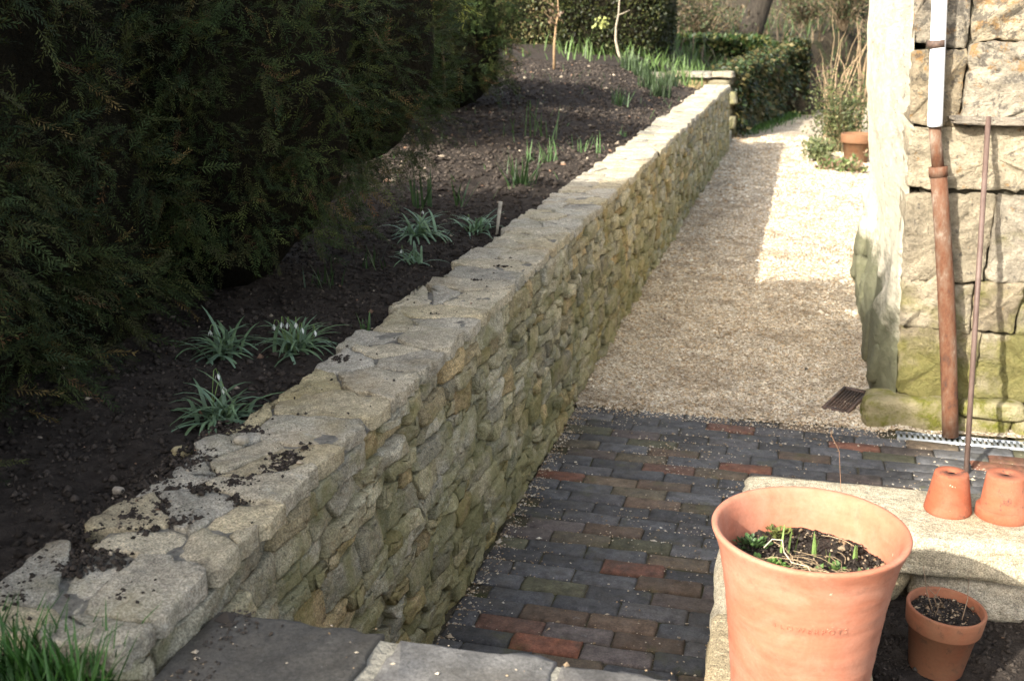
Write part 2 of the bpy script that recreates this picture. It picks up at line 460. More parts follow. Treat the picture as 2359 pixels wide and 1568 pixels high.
def lathe(profile, sides=64, center=(0, 0, 0)):
    pr = np.asarray(profile, float); a = np.arange(sides) / sides * 2 * math.pi
    V = np.concatenate([np.column_stack([r * np.cos(a), r * np.sin(a), np.full(sides, z)]) for r, z in pr]) + np.asarray(center)
    i = np.arange(sides); j = (i + 1) % sides
    q = np.concatenate([np.column_stack([k * sides + i, k * sides + j, (k + 1) * sides + j, (k + 1) * sides + i]) for k in range(len(pr) - 1)])
    return V, [q]

def box(x0, x1, y0, y1, z0, z1):
    V = np.array([(x, y, z) for z in (z0, z1) for y in (y0, y1) for x in (x0, x1)], float)
    F = np.array([(0, 2, 3, 1), (4, 5, 7, 6), (0, 1, 5, 4), (1, 3, 7, 5), (3, 2, 6, 7), (2, 0, 4, 6)])
    return V, F

def blade(base, az, length, width, lean, curl, seg=5, twist=0.):
    """strap leaf: starts lean radians off vertical, bends by curl more"""
    p = np.array(base, float); V = []; ang = lean; d = np.array([math.cos(az), math.sin(az)]); side = np.array([-d[1], d[0], 0.])
    for k in range(seg + 1):
        s = k / seg; w = width * (1 - s ** 2.6) * .5 + .0004
        up = np.array([math.cos(az) * -math.cos(ang), math.sin(az) * -math.cos(ang), math.sin(ang)])
        V += [p - side * w, p + up * w * .25, p + side * w]
        p = p + np.array([d[0] * math.sin(ang), d[1] * math.sin(ang), math.cos(ang)]) * length / seg
        ang += curl / seg
    V = np.array(V); q = []
    for k in range(seg):
        a = 3 * k; q += [(a, a + 1, a + 4, a + 3), (a + 1, a + 2, a + 5, a + 4)]
    return V, np.array(q)

def grid_sheet(xs, ys, zf):
    X, Y = np.meshgrid(xs, ys); P = np.column_stack([X.ravel(), Y.ravel()])
    V = np.column_stack([P, zf(P)]); nx, ny = len(xs), len(ys)
    i, j = np.meshgrid(np.arange(nx - 1), np.arange(ny - 1)); a = (j * nx + i).ravel()
    return V, np.column_stack([a, a + 1, a + nx + 1, a + nx])

OCT_F = np.array([(0, 2, 4), (2, 1, 4), (1, 3, 4), (3, 0, 4), (2, 0, 5), (1, 2, 5), (3, 1, 5), (0, 3, 5)])
def pebbles(P, size, tints, flat=.6, g=rng):
    """joined small stones: P (N,3), size (N,), tints (N,3)"""
    N = len(P); O = np.array([(1, 0, 0), (-1, 0, 0), (0, 1, 0), (0, -1, 0), (0, 0, 1), (0, 0, -1)], float)
    V = O[None] * (1 + g.uniform(-.3, .3, (N, 6, 1))) + g.normal(size=(N, 6, 3)) * .15
    V[:, :, 2] *= flat
    a = g.uniform(0, 6.28, N); c, s = np.cos(a)[:, None], np.sin(a)[:, None]
    ex = g.uniform(.75, 1.35, (N, 1))
    x = V[:, :, 0] * ex; y = V[:, :, 1] / ex
    W = np.stack([x * c - y * s, x * s + y * c, V[:, :, 2]], -1) * size[:, None, None] + P[:, None]
    F = (OCT_F[None] + (np.arange(N) * 6)[:, None, None]).reshape(-1, 3)
    return W.reshape(-1, 3), F, np.repeat(tints, 6, 0)

def basis(d, up):
    d = d / np.linalg.norm(d, axis=1)[:, None]; b = np.cross(up, d); b /= np.linalg.norm(b, axis=1)[:, None] + 1e-9
    return d, b, np.cross(d, b)

def scatter(template, faces, P, D, UP, S, tints):
    """copies of a small template (K,3) into one vertex array"""
    d, b, n = basis(D, UP); N, K = len(P), len(template)
    W = P[:, None] + S[:, None, None] * (template[None, :, :1] * d[:, None] + template[None, :, 1:2] * b[:, None] + template[None, :, 2:] * n[:, None])
    F = (faces[None] + (np.arange(N) * K)[:, None, None]).reshape(-1, faces.shape[1])
    return W.reshape(-1, 3), F, np.repeat(tints, K, 0)

# ------------------------------------------------------------------ terrain
def smooth(a, b, x): s = np.clip((x - a) / (b - a), 0, 1); return s * s * (3 - 2 * s)

def bed_z(P):
    x, y = P[:, 0], P[:, 1]
    z = .785 + .055 * np.maximum(0, -1.25 - x) + (.012 * np.maximum(0, y - 4) + .018 * np.maximum(0, y - 9)) * smooth(-1.3, -2.4, x)
    z = np.minimum(z, 1.35)
    z = z - .02 * smooth(1.9, 1.2, y)
    n = wob(P, 11, .9, 3) * .02 + wob(P, 12, 5., 3) * .014 * smooth(-1.2, -1.35, x)
    return z + n

def bed_at(x, y): return float(bed_z(np.array([[x, y]]))[0])

V, F = grid_sheet(np.concatenate([np.linspace(-300, -14, 14), np.linspace(-12, 12, 13), np.linspace(14, 300, 14)]),
                  np.concatenate([np.linspace(-300, -12, 14), np.linspace(-10, 30, 21), np.linspace(34, 300, 14)]),
                  lambda P: np.full(len(P), -.06))
tag(add('ground', V, F, MATS['bank_earth']), kind='structure')

# raised soil bed behind the retaining wall
ys = np.concatenate([np.arange(-3, .8, .15), np.arange(.8, 7.5, .022), np.arange(7.5, 14, .07), np.arange(14, 21.1, .25)])
xs = np.concatenate([np.arange(-12, -4, .5), np.arange(-4, -2.6, .06), np.arange(-2.6, -1.06, .022)])
V, F = grid_sheet(xs, ys, bed_z)
mid = V[F].mean(1); F = F[~((mid[:, 1] > 13.9) & (mid[:, 1] < 15.35) & (mid[:, 0] > -2.35)) & ~((mid[:, 1] > 15.3) & (mid[:, 0] > -1.15 + .23 * np.maximum(0, mid[:, 1] - 16.8)))]
bedobj = tag(add('soil_bed', V, F, MATS['soil']), kind='structure')

def hill_z(P):
    x, y = P[:, 0], P[:, 1]
    left = 1.15 + .045 * np.maximum(0, y - 21)
    right = -.05 + 1.15 * smooth(20.5, 28, y) + .05 * np.maximum(0, y - 28)
    w = smooth(-1.5 + .22 * (y - 15), -.9 + .22 * (y - 15), x)
    z = left * (1 - w) + right * w + .25 * smooth(2, 8, x) + .002 * np.maximum(0, y - 40) ** 1.6
    return np.where(y < 19.39, -.1, z + wob(P, 21, .12, 3) * .25 * smooth(22, 30, y))
xs = np.concatenate([np.linspace(-120, -12, 16), np.linspace(-11, 11, 60), np.linspace(12, 120, 16)])
ys = np.concatenate([[19.36], np.linspace(19.4, 40, 54), np.linspace(41, 160, 24)])
V, F = grid_sheet(xs, ys, hill_z)
tag(add('hillside', V, F, MATS['bank_earth']), kind='structure')

# gravel path
def gravel_z(P):
    return .006 + wob(P, 31, .8, 2) * .007 + wob(P, 32, 2.6, 3) * .009 - .018 * smooth(4.76 + .04 * np.sin(P[:, 0] * 9), 4.63, P[:, 1]) + .02 * smooth(-.80, -.93, P[:, 0]) + .03 * smooth(.36, .5, P[:, 0]) * smooth(7.5, 6.5, P[:, 1])
xs = np.arange(-.99, 3.2, .05); ys = np.arange(4.62, 24.2, .08)
V, F = grid_sheet(xs, ys, gravel_z)
tag(add('gravel_path', V, F, MATS['gravel_base']), kind='structure')

PEB = np.array([(.69, .60, .45), (.62, .50, .34), (.75, .69, .57), (.52, .39, .24), (.40, .28, .16), (.66, .57, .43), (.58, .49, .37), (.29, .21, .13)])
def pick(palette, n, jit=.12, g=rng):
    c = palette[g.integers(0, len(palette), n)]; return np.clip(c * (1 + g.normal(size=(n, 1)) * jit), .005, .9)
Vs, Fs, Ts, off = [], [], [], 0
for (y0, y1, x0, x1, dens, sz) in ((4.54, 4.66, -.93, .46, 5000, .0036), (4.6, 5.6, -.94, .5, 8500, .0046), (5.6, 7.2, -.94, .5, 6000, .0054), (7.2, 10, -.94, .65, 3200, .0072), (10, 16, -.98, .9, 1100, .011)):
    n = int((y1 - y0) * (x1 - x0) * dens)
    P = np.column_stack([rng.uniform(x0, x1, n), rng.uniform(y0, y1, n)])
    P = np.column_stack([P, np.maximum(gravel_z(P), .0) + .001])
    v, f, tt = pebbles(P, sz * rng.lognormal(0, .3, n), pick(PEB, n))
    Vs.append(v); Fs.append(f + off); Ts.append(tt); off += len(v)
tag(add('loose_gravel', np.concatenate(Vs), np.concatenate(Fs), MATS['pebble'], None, np.concatenate(Ts), False),
    'pale beige stone chippings covering the path between the two walls', 'gravel', kind='stuff')

# ------------------------------------------------------------------ brick paving
ROW, LEN = .0835, .2075
def brick_mesh(seed, lx):
    V, F = CUBES[4]; g = np.random.default_rng(seed); h = np.array([lx / 2 - .0018, ROW / 2 - .0016, .03])
    P = np.sign(V) * (1 - (1 - np.abs(V)) ** 1.0) * h
    # rounded arrises: pull the outermost ring in and down
    P[:, 2] += 0
    ed = (np.abs(V[:, 0]) > .99).astype(float) + (np.abs(V[:, 1]) > .99)
    top = V[:, 2] > .99
    P[:, 0] = np.where(np.abs(V[:, 0]) > .45, np.sign(V[:, 0]) * np.where(np.abs(V[:, 0]) > .99, h[0], h[0] - .009), P[:, 0])
    P[:, 1] = np.where(np.abs(V[:, 1]) > .45, np.sign(V[:, 1]) * np.where(np.abs(V[:, 1]) > .99, h[1], h[1] - .008), P[:, 1])
    P[:, 2] -= np.where(top, ed * .0032 * g.uniform(.4, 2.2, len(V)), 0)
    P[:, 2] += np.where(top, wob(P * 20, seed, 1., 2) * .0015, 0)
    side = ~top & (ed > 0); P[:, :2] += np.where(ed > 0, 1, 0)[:, None] * g.normal(size=(len(V), 2)) * .0014
    P[:, 2] -= .03
    return make_mesh('brick', P, F, MATS['brick'])
FULL = [brick_mesh(s, LEN) for s in range(8)]
GREYS = [(.082, .084, .088), (.066, .068, .072), (.10, .101, .104), (.060, .060, .061), (.090, .087, .088)]
WARM = [(.135, .088, .055), (.11, .088, .052), (.16, .115, .07), (.095, .092, .048), (.125, .10, .09), (.09, .068, .055)]
RED = [(.20, .072, .036), (.17, .068, .038), (.14, .07, .045)]
V, F = grid_sheet(np.linspace(-.99, 2.6, 30), np.linspace(1.5, 4.66, 30), lambda P: np.full(len(P), -.0085) + wob(P, 5, 3., 2) * .002)
paving = tag(add('brick_paving', V, F, MATS['joint_sand']), kind='structure')
gb = np.random.default_rng(99); nb = 0; BR = []
row = 0; y = 4.62 - ROW / 2
while y > 2.36:
    x = -.955 + (0 if row % 2 else -LEN / 2) + gb.uniform(-.03, .03)
    xe = 1.32 if y > 3.12 else -.1
    while x < xe:
        cx = x + LEN / 2
        in_drain = (y > 4.535 and cx > .46)
        if cx > -.96 and not in_drain:
            lx = LEN; c0, c1 = x, x + LEN
            if c0 < -.935: c0 = -.935
            if y > 4.535 and c1 > .465: c1 = .465
            if c1 - c0 > .05: BR.append((row, (c0 + c1) / 2, y, c1 - c0))
        x += LEN
    row += 1; y -= ROW
def brick_colour(cx, cy):
    r = gb.random()
    if 2.58 < cy < 2.83 and -.8 < cx < -.3: r = .96 if cy < 2.8 and cx < -.55 else r * .5 + .45
    if r < .72: c = GREYS[gb.integers(5)]
    elif r < .96: c = WARM[gb.integers(6)]
    else: c = np.array(RED[gb.integers(3)]) * (1.35 if cy < 2.83 and cx < -.3 else 1.)
    return tuple((np.array(c) * .75 + np.array((.085, .078, .07)) * .25) * gb.uniform(.82, 1.2))
for (rw, cx, cy, ln) in BR[:300]:
    me = FULL[gb.integers(8)] if abs(ln - LEN) < .002 else brick_mesh(int(gb.integers(1e6)), ln)
    o = bpy.data.objects.new('brick', me); o.location = (cx, cy, gb.normal() * .0024)
    o.rotation_euler = (gb.normal() * .012, gb.normal() * .007, gb.normal() * .012 + (math.pi if gb.random() < .5 else 0))
    o.color = brick_colour(cx, cy) + (1,); link(o, paving)

# chippings kicked over the bricks, thickest along the joints and beside the wall
n = 9500
x = rng.uniform(-.93, 1.0, n); y = 2.4 + 2.25 * rng.beta(1.25, 1., n)
k = rng.random(n) < .5; rr = np.round((4.62 - y) / ROW); y = np.where(k, 4.62 - rr * ROW + rng.normal(0, .004, n), y)
e = rng.random(n) < .16; x = np.where(e, -.93 + np.abs(rng.normal(0, .035, n)), x)
ok = ~((x > -.14) & (y < 3.16)) & ((wob(np.column_stack([x, y]), 8, 1.1, 3) + rng.normal(0, .3, n) > .12) | e)
P = np.column_stack([x, y, np.where(k, -.001, .003)])[ok]
v, f, tt = pebbles(P, .0027 * rng.lognormal(0, .42, len(P)), pick(PEB * .82, len(P)))
tag(add('scattered_chippings', v, f, MATS['pebble'], None, tt, False), 'loose pale chippings strewn over the dark brick paving', 'gravel', kind='stuff')

# ------------------------------------------------------------------ retaining wall
WX, WY0, WY1, CAPZ = -.93, 1.235, 13.95, .845
wall = empty('retaining_wall', (WX, 2, 0), 'long rubble limestone retaining wall with mortared flat cap holding the soil bed', 'wall')
def dip(y): return .006 * smooth(2.05, 1.25, np.asarray(y, float))
def off_parent(o, parent):
    o.parent = parent; o.matrix_parent_inverse = Matrix.Translation(-Vector(parent.location)); return o
def piece(name, V, F, mat, parent, tint=None, smooth=True):
    """mesh in world coordinates, origin at its own centre, child of parent"""
    c = np.asarray(V).mean(0); o = bpy.data.objects.new(name, make_mesh(name, np.asarray(V) - c, F, mat, tint, smooth))
    COL.objects.link(o); o.location = c
    root = Vector((0, 0, 0)); p = parent
    while p is not None: root += Vector(p.location); p = p.parent
    o.parent = parent; o.location = Vector(c) - root
    return o
V, F = box(WX - .27, WX - .048, WY0 + .03, WY1 - .03, -.05, .70)
piece('wall_core', V, F, MATS['wall_core'], wall)

STONE = np.array([(.46, .43, .31), (.43, .41, .32), (.50, .46, .33), (.38, .365, .29), (.46, .40, .26), (.42, .39, .27), (.46, .44, .36), (.34, .32, .24), (.47, .375, .22)]) * np.array([1.05, 1., .92])
g = np.random.default_rng(4); faces = []; uid = 0
ctrl = np.arange(WY0 - .4, WY1 + .8, .30)
def wavy(z, amp): return (z + g.normal(size=len(ctrl)) * amp)
zb = wavy(-.04, .004); z = -.04
while z < .79:
    hrow = g.choice([.042, .052, .06, .072, .092]) * g.uniform(.9, 1.1); z = z + hrow
    zt = np.full(len(ctrl), .80) if z > .765 else np.maximum(wavy(z, .013), zb + .03)
    if z > .765: z = .80
    lo = lambda q: float(np.interp(q, ctrl, zb)); hi = lambda q: float(np.interp(q, ctrl, zt))
    y = WY0 - g.uniform(0, .1); s0 = g.normal() * .012
    while y < WY1:
        L = min(max(g.lognormal(math.log(.135), .48) * (.65 + hrow * 5), .045), .34); y1 = min(y + L, WY1); s1 = g.normal() * .012
        ya = max(y, WY0); ym = (ya + y1) / 2
        def quad(f0, f1, a, b, sa, sb):
            z0 = lambda q: lo(q) + (hi(q) - lo(q)) * f0; z1 = lambda q: lo(q) + (hi(q) - lo(q)) * f1; mm = (a + b) / 2
            return np.array([(a - sa, z0(a)), (mm, z0(mm) + g.normal() * .004), (b - sb, z0(b)), (b + sb, z1(b)), (mm + g.normal() * .02 * L, z1(mm) + g.normal() * .005), (a + sa, z1(a))])
        if y1 - ya > .025:
            if g.random() < .22 and hrow > .065:                   # two thin pieces, one on the other
                f = g.uniform(.4, .6); faces += [(ym, uid, quad(0, f, ya, y1, s0 * .5, s1 * .5)), (ym, uid + 1, quad(f, 1, ya, y1, s0 * .5, s1 * .5))]; uid += 2
            else: faces.append((ym, uid, quad(0, 1, ya, y1, s0, s1))); uid += 1
        y = y1; s0 = s1
    zb = zt
faces.sort(key=lambda q: q[0]); rest = Joiner(); count = 0
for (yc, i, poly) in faces:
    if yc < 2.6 and poly[:, 1].max() < .74 - (yc - 1.49) * .68 * (yc > 1.49): hidden = True
    else: hidden = False
    near = yc < 5.5
    W, FF = slab_piece(poly, (WX, 0, 0), (0, 1, 0), (0, 0, 1), (1, 0, 0), .10, proud=g.normal() * .0075 - .007, gap=.0026, edge=g.uniform(.004, .009), bulge=g.uniform(.0, .003),
                       rough=.0045, step=.024 if near else .05, tilt=.035, seed=1000 + i, round_=.10, freq=16., jag=.0022, facet=.15)
    tnt = STONE[g.integers(len(STONE))] * g.uniform(.70, 1.32); W[:, 2] -= np.where(W[:, 2] > .55, dip(W[:, 1]), 0)
    if hidden or count >= 295: rest.put(W, FF, tnt)
    else:
        count += 1; piece('stone', W, FF, MATS['wall_stone'], wall, tnt)
V, F, T = rest.data()
o = piece('rubble', V, F, MATS['wall_stone'], wall, T); o['kind'] = 'stuff'
# end face at the steps
W, FF = boulder((WX - .15, WY1, .39), (.16, .05, .42), 5, 6, 8, .03)
piece('end_face', W, FF, MATS['wall_stone'], wall, STONE[0])

# mortared cap of flat stones
V, F = grid_sheet(np.linspace(WX - .285, WX - .012, 14), np.arange(WY0 + .01, WY1, .03), lambda P: .8325 - dip(P[:, 1]) + wob(P, 51, 7., 3) * .004 - .03 * smooth(WX - .03, WX - .012, P[:, 0]) - .03 * smooth(WX - .26, WX - .285, P[:, 0]))
piece('mortar_bed', V, F, MATS['mortar'], wall)
g = np.random.default_rng(17); seeds = []; y = WY0
while y < WY1:
    L = g.uniform(.09, .24) if y > 1.9 else g.uniform(.07, .13)
    if g.random() < (.34 if y > 1.9 else .1): seeds.append((y + L / 2, WX - .15 + g.normal() * .02))
    else:
        s = WX - .15 + g.normal() * .035
        seeds += [(y + L / 2 + g.normal() * .05, s - .08), (y + L / 2 + g.normal() * .05, s + .075)]
    y += L
cells = voronoi(seeds, (WY0 - .02, WX - .34, WY1, WX + .012), 1.)
CAP = np.array([(.48, .44, .35), (.45, .42, .35), (.52, .47, .36), (.42, .40, .345), (.51, .45, .32), (.46, .435, .375)]) * np.array([1.04, 1., .93])
for i, poly in enumerate(cells):
    if poly is None: continue
    poly = poly.copy(); c = poly.mean(0); left = poly[:, 1] < WX - .33
    cutl = g.uniform(.275, .325) if c[0] > 1.75 else g.uniform(.24, .34)
    poly[:, 1] = np.clip(poly[:, 1], WX - cutl, WX + g.uniform(-.008, .008))
    tnt = CAP[g.integers(len(CAP))] * g.uniform(.88, 1.12)
    if 2.0 < c[0] < 2.4 and c[1] < WX - .15: tnt = np.array((.50, .42, .25))
    W, FF = slab_piece(poly, (0, 0, .838 - float(dip(c[0]))), (0, 1, 0), (1, 0, 0), (0, 0, 1), .036, proud=g.normal() * .003 + .001, gap=.003, edge=.004, bulge=.0, rough=.0042,
                       step=.022 if c[0] < 6 else .05, tilt=.02, seed=5000 + i, round_=.10, freq=9., jag=.0035)
    piece('cap_stone', W, FF, MATS['cap_stone'], wall, tnt)

# ------------------------------------------------------------------ terrace of flagstones in the foreground
V, F = box(-.925, -.02, -2.2, 1.46, -.05, .72)
terrace = tag(add('terrace', V, F, MATS['slab_mortar']), kind='structure')
V, F = grid_sheet(np.linspace(-.925, -.02, 40), np.linspace(-.4, 1.461, 70), lambda P: .7495 + wob(P, 3, 9., 3) * .003)
slabm = piece('joint_mortar', V, F, MATS['slab_mortar'], terrace)
SL = [((-.93, -.622), (.6, 1.478), (.082, .076, .065)), ((-.602, -.335), (.75, 1.475), (.145, .139, .128)), ((-.318, .0), (.6, 1.472), (.14, .133, .122)),
      ((-.60, -.34), (-.4, .725), (.14, .132, .12)), ((-.93, -.625), (-.4, .575), (.11, .103, .09)), ((-.32, 0.), (-.4, .575), (.13, .123, .112))]
for i, ((x0, x1), (y0, y1), c) in enumerate(SL):
    sk = .012 if i == 1 else 0
    W, FF = slab_piece([(x0 - sk, y0), (x1, y0), (x1 + sk, y1), (x0 + sk, y1)], (0, 0, .757), (1, 0, 0), (0, 1, 0), (0, 0, 1), .05, gap=.003, edge=.008, bulge=.001, rough=.002, step=.03, tilt=.002, seed=70 + i, round_=.006, freq=6., jag=.0012)
    o = piece('paving_slab', W, FF, MATS['slab'], terrace); o.color = c + (1,)

n = 420; P = np.column_stack([np.where(rng.random(n) < .75, -.90 + np.abs(rng.normal(0, .035, n)), rng.uniform(-.9, -.1, n)), rng.uniform(1.0, 1.48, n), np.full(n, .759)])
k = rng.random(n) < .93; T = pick(PEB * .7, n); T[k & (P[:, 0] < -.75)] = (.045, .037, .03)
v, f, tt = pebbles(P, .0022 * rng.lognormal(0, .55, n), T)
tag(add('slab_grit', v, f, MATS['pebble'], None, tt, False), 'pale grit and soil crumbs lying on the foreground flagstones', 'gravel', kind='stuff')

# ------------------------------------------------------------------ low wall round the small bed, on the right
low = empty('low_garden_wall', (.2, 3, 0), 'low sunlit wall of rough pale stone under the large flower pot', 'wall')
PALE = np.array([(.46, .39, .27), (.48, .42, .31), (.44, .36, .23), (.41, .37, .29)])
def put_b(name, c, h, seed, n=12, tint=None, mat='pale_stone', k=14, rough=.045, warp=.05, rot=0, parent=low, freq=.8):
    W, FF = boulder(c, h, seed, n, k, rough, freq, warp, rot); return piece(name, W, FF, MATS[mat], parent, PALE[seed % 4] if tint is None else tint)
put_b('cap_stone', (.31, 2.975, .335), (.40, .165, .058), 11, 12, (.50, .435, .31))
put_b('cap_stone', (1.06, 2.975, .33), (.35, .17, .055), 12, 8)
put_b('cap_stone', (.045, 2.56, .335), (.175, .25, .055), 13, 8)
put_b('cap_stone', (.045, 2.06, .333), (.175, .26, .056), 14, 12)
put_b('cap_stone', (.045, 1.70, .33), (.17, .12, .055), 15, 8)
for i, (cx, cy, hx, hy, zz, hz) in enumerate([(.16, 2.985, .22, .16, .215, .068), (.60, 2.985, .23, .16, .21, .066), (1.05, 2.985, .24, .16, .21, .064), (.05, 2.6, .165, .2, .21, .066), (.05, 2.2, .165, .2, .21, .066), (.05, 1.8, .165, .2, .21, .066),
                                              (.1, 2.98, .19, .15, .07, .08), (.5, 2.98, .21, .15, .07, .08), (.94, 2.98, .23, .15, .07, .08), (.05, 2.5, .16, .22, .07, .08), (.05, 2.05, .16, .23, .07, .08), (.05, 1.7, .16, .15, .07, .08)]):
    put_b('stone', (cx, cy, zz), (hx, hy, hz), 30 + i, 6, None, 'pale_stone', 6)

def rbed_z(P): return .165 + wob(P, 61, 1.5, 2) * .015 + wob(P, 62, 8., 3) * .012
V, F = grid_sheet(np.arange(.14, 1.5, .015), np.arange(1.3, 2.9, .015), rbed_z)
tag(add('raised_bed_soil', V, F, MATS['soil']), kind='structure')
DARK = np.array([(.040, .032, .026), (.052, .042, .034), (.031, .025, .020), (.065, .053, .043)])
def clods(name, n, xr, yr, zf, size, label, flat=.75, pal=DARK, mask=None, mix=None, parent=None):
    P = np.column_stack([rng.uniform(*xr, n), rng.uniform(*yr, n)])
    if mask is not None: P = P[mask(P)]
    n = len(P); s = size * np.minimum(rng.lognormal(0, .5, n), 2.4); T = pick(pal, n)
    if mix is not None:
        k = rng.random(n) < mix; T[k] = pick(np.array([(.36, .30, .22), (.27, .22, .165), (.24, .15, .10)]), int(k.sum()))
    P = np.column_stack([P, zf(P) + s * .25])
    v, f, tt = pebbles(P, s, T, flat)
    o = add(name, v, f, MATS['clod'], parent, tt, True)
    return tag(o, label, 'soil', kind='stuff')
clods('soil_crumbs', 7000, (.22, 1.2), (1.5, 2.82), rbed_z, .0042, 'dark crumbly soil around the small planted pot', mix=.02)

# ------------------------------------------------------------------ stone building on the right
BX, BY = .47, 4.72
def lean(z): return BX - .05 * z
bld = empty('stone_building', (BX, BY, 0), 'sunlit old stone building with pale limewashed side wall', 'building')
W, F = box(0, 1.95, 0, 2.85, 0, 3.6)                                 # inner masonry, leaning a little with the corner
W = np.column_stack([W[:, 0] + BX + .06 - .05 * W[:, 2], W[:, 1] + BY + .04, W[:, 2] - .05])
piece('wall_core', W, F, MATS['wall_core'], bld)
g = np.random.default_rng(23)
BS = np.array([(.45, .375, .25), (.49, .415, .29), (.42, .345, .23), (.46, .40, .30)])
ZC = [.135, .44, .655, 1.02, 1.30, 1.60, 2.3, 2.9, 3.5]
for ci in range(len(ZC) - 1):
    z0, z1 = ZC[ci], ZC[ci + 1]; x = lean((z0 + z1) / 2); first = True
    cuts = {0: [.30, .75, 1.2], 1: [.17, .26, .44, .70, 1.0], 2: [.30, .62, 1.05], 3: [.62, 1.1], 4: [.13, .9, 1.4], 5: [.13, .95, 1.5]}.get(ci, list(np.cumsum(g.uniform(.3, .5, 4))))
    xs_ = [x] + [BX + c for c in cuts] + [2.45]
    for bi in range(len(xs_) - 1):
        a, b = xs_[bi], xs_[bi + 1]
        zj = g.normal(size=4) * .012
        sl = .05 if bi == 0 else 0
        poly = [(a + sl * (z1 - z0) / 2 * 1, z0 + zj[0]), (b + g.normal() * .01, z0 + zj[1]), (b + g.normal() * .01, z1 + zj[2]), (a - sl * (z1 - z0) / 2, z1 + zj[3])]
        proud = g.normal() * .008 + (.035 if ci == 4 and bi >= 1 else 0)
        W, FF = slab_piece(poly, (0, BY, 0), (1, 0, 0), (0, 0, 1), (0, -1, 0), .2 if bi else .3, proud=proud, gap=.002, edge=.010, bulge=.002, rough=.018, step=.022, tilt=.015, seed=300 + ci * 10 + bi, round_=.04, freq=9.)
        tnt = BS[g.integers(4)] * g.uniform(.85, 1.1)
        piece('stone_block', W, FF, MATS['building_stone'], bld, tnt)
for k, (a, b) in enumerate([(.56, 1.02), (1.025, 1.6), (1.605, 2.4)]):        # thin projecting drip course
    W, FF = boulder(((a + b) / 2, BY - .02, 1.318), ((b - a) / 2, .055, .017), 280 + k, 12, 10, .03, 1.5, .02)
    piece('drip_stone', W, FF, MATS['building_stone'], bld, (.36, .31, .24))
# limewashed side wall: bulging old render with rough stones showing at its foot
ys = np.arange(BY + .02, 7.62, .035); zs = np.arange(-.03, 3.5, .035)
Yg, Zg = np.meshgrid(ys, zs); Q = np.column_stack([Yg.ravel(), Zg.ravel()])
X = BX - .05 * Q[:, 1] + wob(Q, 71, .5, 2) * .006 + wob(Q, 72, 4.5, 3) * .006 - .085 * smooth(.75, .1, Q[:, 1] + wob(Q, 73, 1.2, 2) * .2) * smooth(BY, BY + .35, Q[:, 0]) - .05 * smooth(BY + .1, BY + 1.6, Q[:, 0]) * smooth(.6, 1.6, Q[:, 1]) * .8
X += .012 * smooth(BY + .05, BY + .02, Q[:, 0])
i, j = np.meshgrid(np.arange(len(ys) - 1), np.arange(len(zs) - 1)); a = (j * len(ys) + i).ravel(); nx = len(ys)
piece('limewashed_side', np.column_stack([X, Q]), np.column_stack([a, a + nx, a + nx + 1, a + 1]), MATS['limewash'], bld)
g = np.random.default_rng(77)
for k in range(9):
    yy = BY + .28 + k * .3 + g.uniform(-.08, .08)
    W, FF = boulder((BX - .05 + g.uniform(-.015, .02), yy, g.uniform(.08, .5)), (.06, g.uniform(.09, .17), g.uniform(.07, .13)), 400 + k, 6, 4, .1, .8, .12)
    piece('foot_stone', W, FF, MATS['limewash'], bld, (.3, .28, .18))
# mossy plinth
for k, (a, b, y0, h) in enumerate([(.33, .70, 4.645, .135), (.71, .93, 4.655, .075), (.935, 1.25, 4.65, .08), (1.255, 1.7, 4.65, .1), (1.71, 2.2, 4.65, .11)]):
    W, FF = boulder(((a + b) / 2, y0 + .09, h / 2 - .01), ((b - a) / 2, .09, h / 2 + .012), 500 + k, 8, 7, .05, .9, .04)
    piece('plinth_stone', W, FF, MATS['moss_stone'], bld, (.28, .24, .14))
for k, (a, b) in enumerate([(.72, .98), (.99, 1.35)]):
    W, FF = boulder(((a + b) / 2, 4.70, .115), ((b - a) / 2, .06, .035), 520 + k, 6, 6, .06, .9, .05)
    piece('plinth_stone', W, FF, MATS['moss_stone'], bld, (.32, .28, .16))

# downpipe in two lengths, the lower one loose and leaning
pipe = empty('white_downpipe', (.50, 4.645, 1.29), 'white plastic downpipe on the building ending above the rusty pipe', 'pipe')
zz = np.array([1.295, 1.31, 1.5, 1.8, 2.4, 3.3]); W, FF = tube(np.column_stack([.497 - .065 * (zz - 1.3), np.full(6, 4.642), zz]), .029, 20)
piece('pipe', W, FF, MATS['white_plastic'], pipe)
W, FF = tube([(.4735, 4.642, 1.597), (.4715, 4.642, 1.625)], .0325, 20); piece('clip', W, FF, MATS['old_iron'], pipe)
W, FF = box(.44, .51, 4.66, 4.72, 1.598, 1.622); piece('clip_arm', W, FF, MATS['old_iron'], pipe)
rp = empty('rusty_iron_pipe', (.68, 4.59, .01), 'rusty cast iron pipe leaning below the white downpipe', 'pipe')
A, B = np.array((.497, 4.655, 1.30)), np.array((.684, 4.592, .012)); s = np.array([0, .14, .141, .3, .5, .7, .9, 1.])
path = A + (B - A) * s[:, None]; path[:, 0] += .012 * np.sin(s * math.pi) - .02 * np.maximum(0, .15 - s) * 0
W, FF = tube(path[2:], [.0325, .0325, .034, .034, .033, .033], 20); piece('pipe', W, FF, MATS['rust'], rp)
W, FF = tube(path[:2] + np.array([0, 0, 0]), .0235, 16); piece('upper_pipe', W, FF, MATS['rust'], rp)
W, FF = tube([path[1] + (A - B) * .012, path[1] - (A - B) * .018], .0365, 20); piece('collar', W, FF, MATS['rust'], rp)
W, FF = tube([(.703, 4.225, .0), (.699, 4.45, .665), (.692, 4.652, 1.335)], .0105, 10)
tag(add('iron_bar', W, FF, MATS['painted_bar'], origin=(.703, 4.225, 0)), 'thin brown iron bar propped against the building', 'bar')

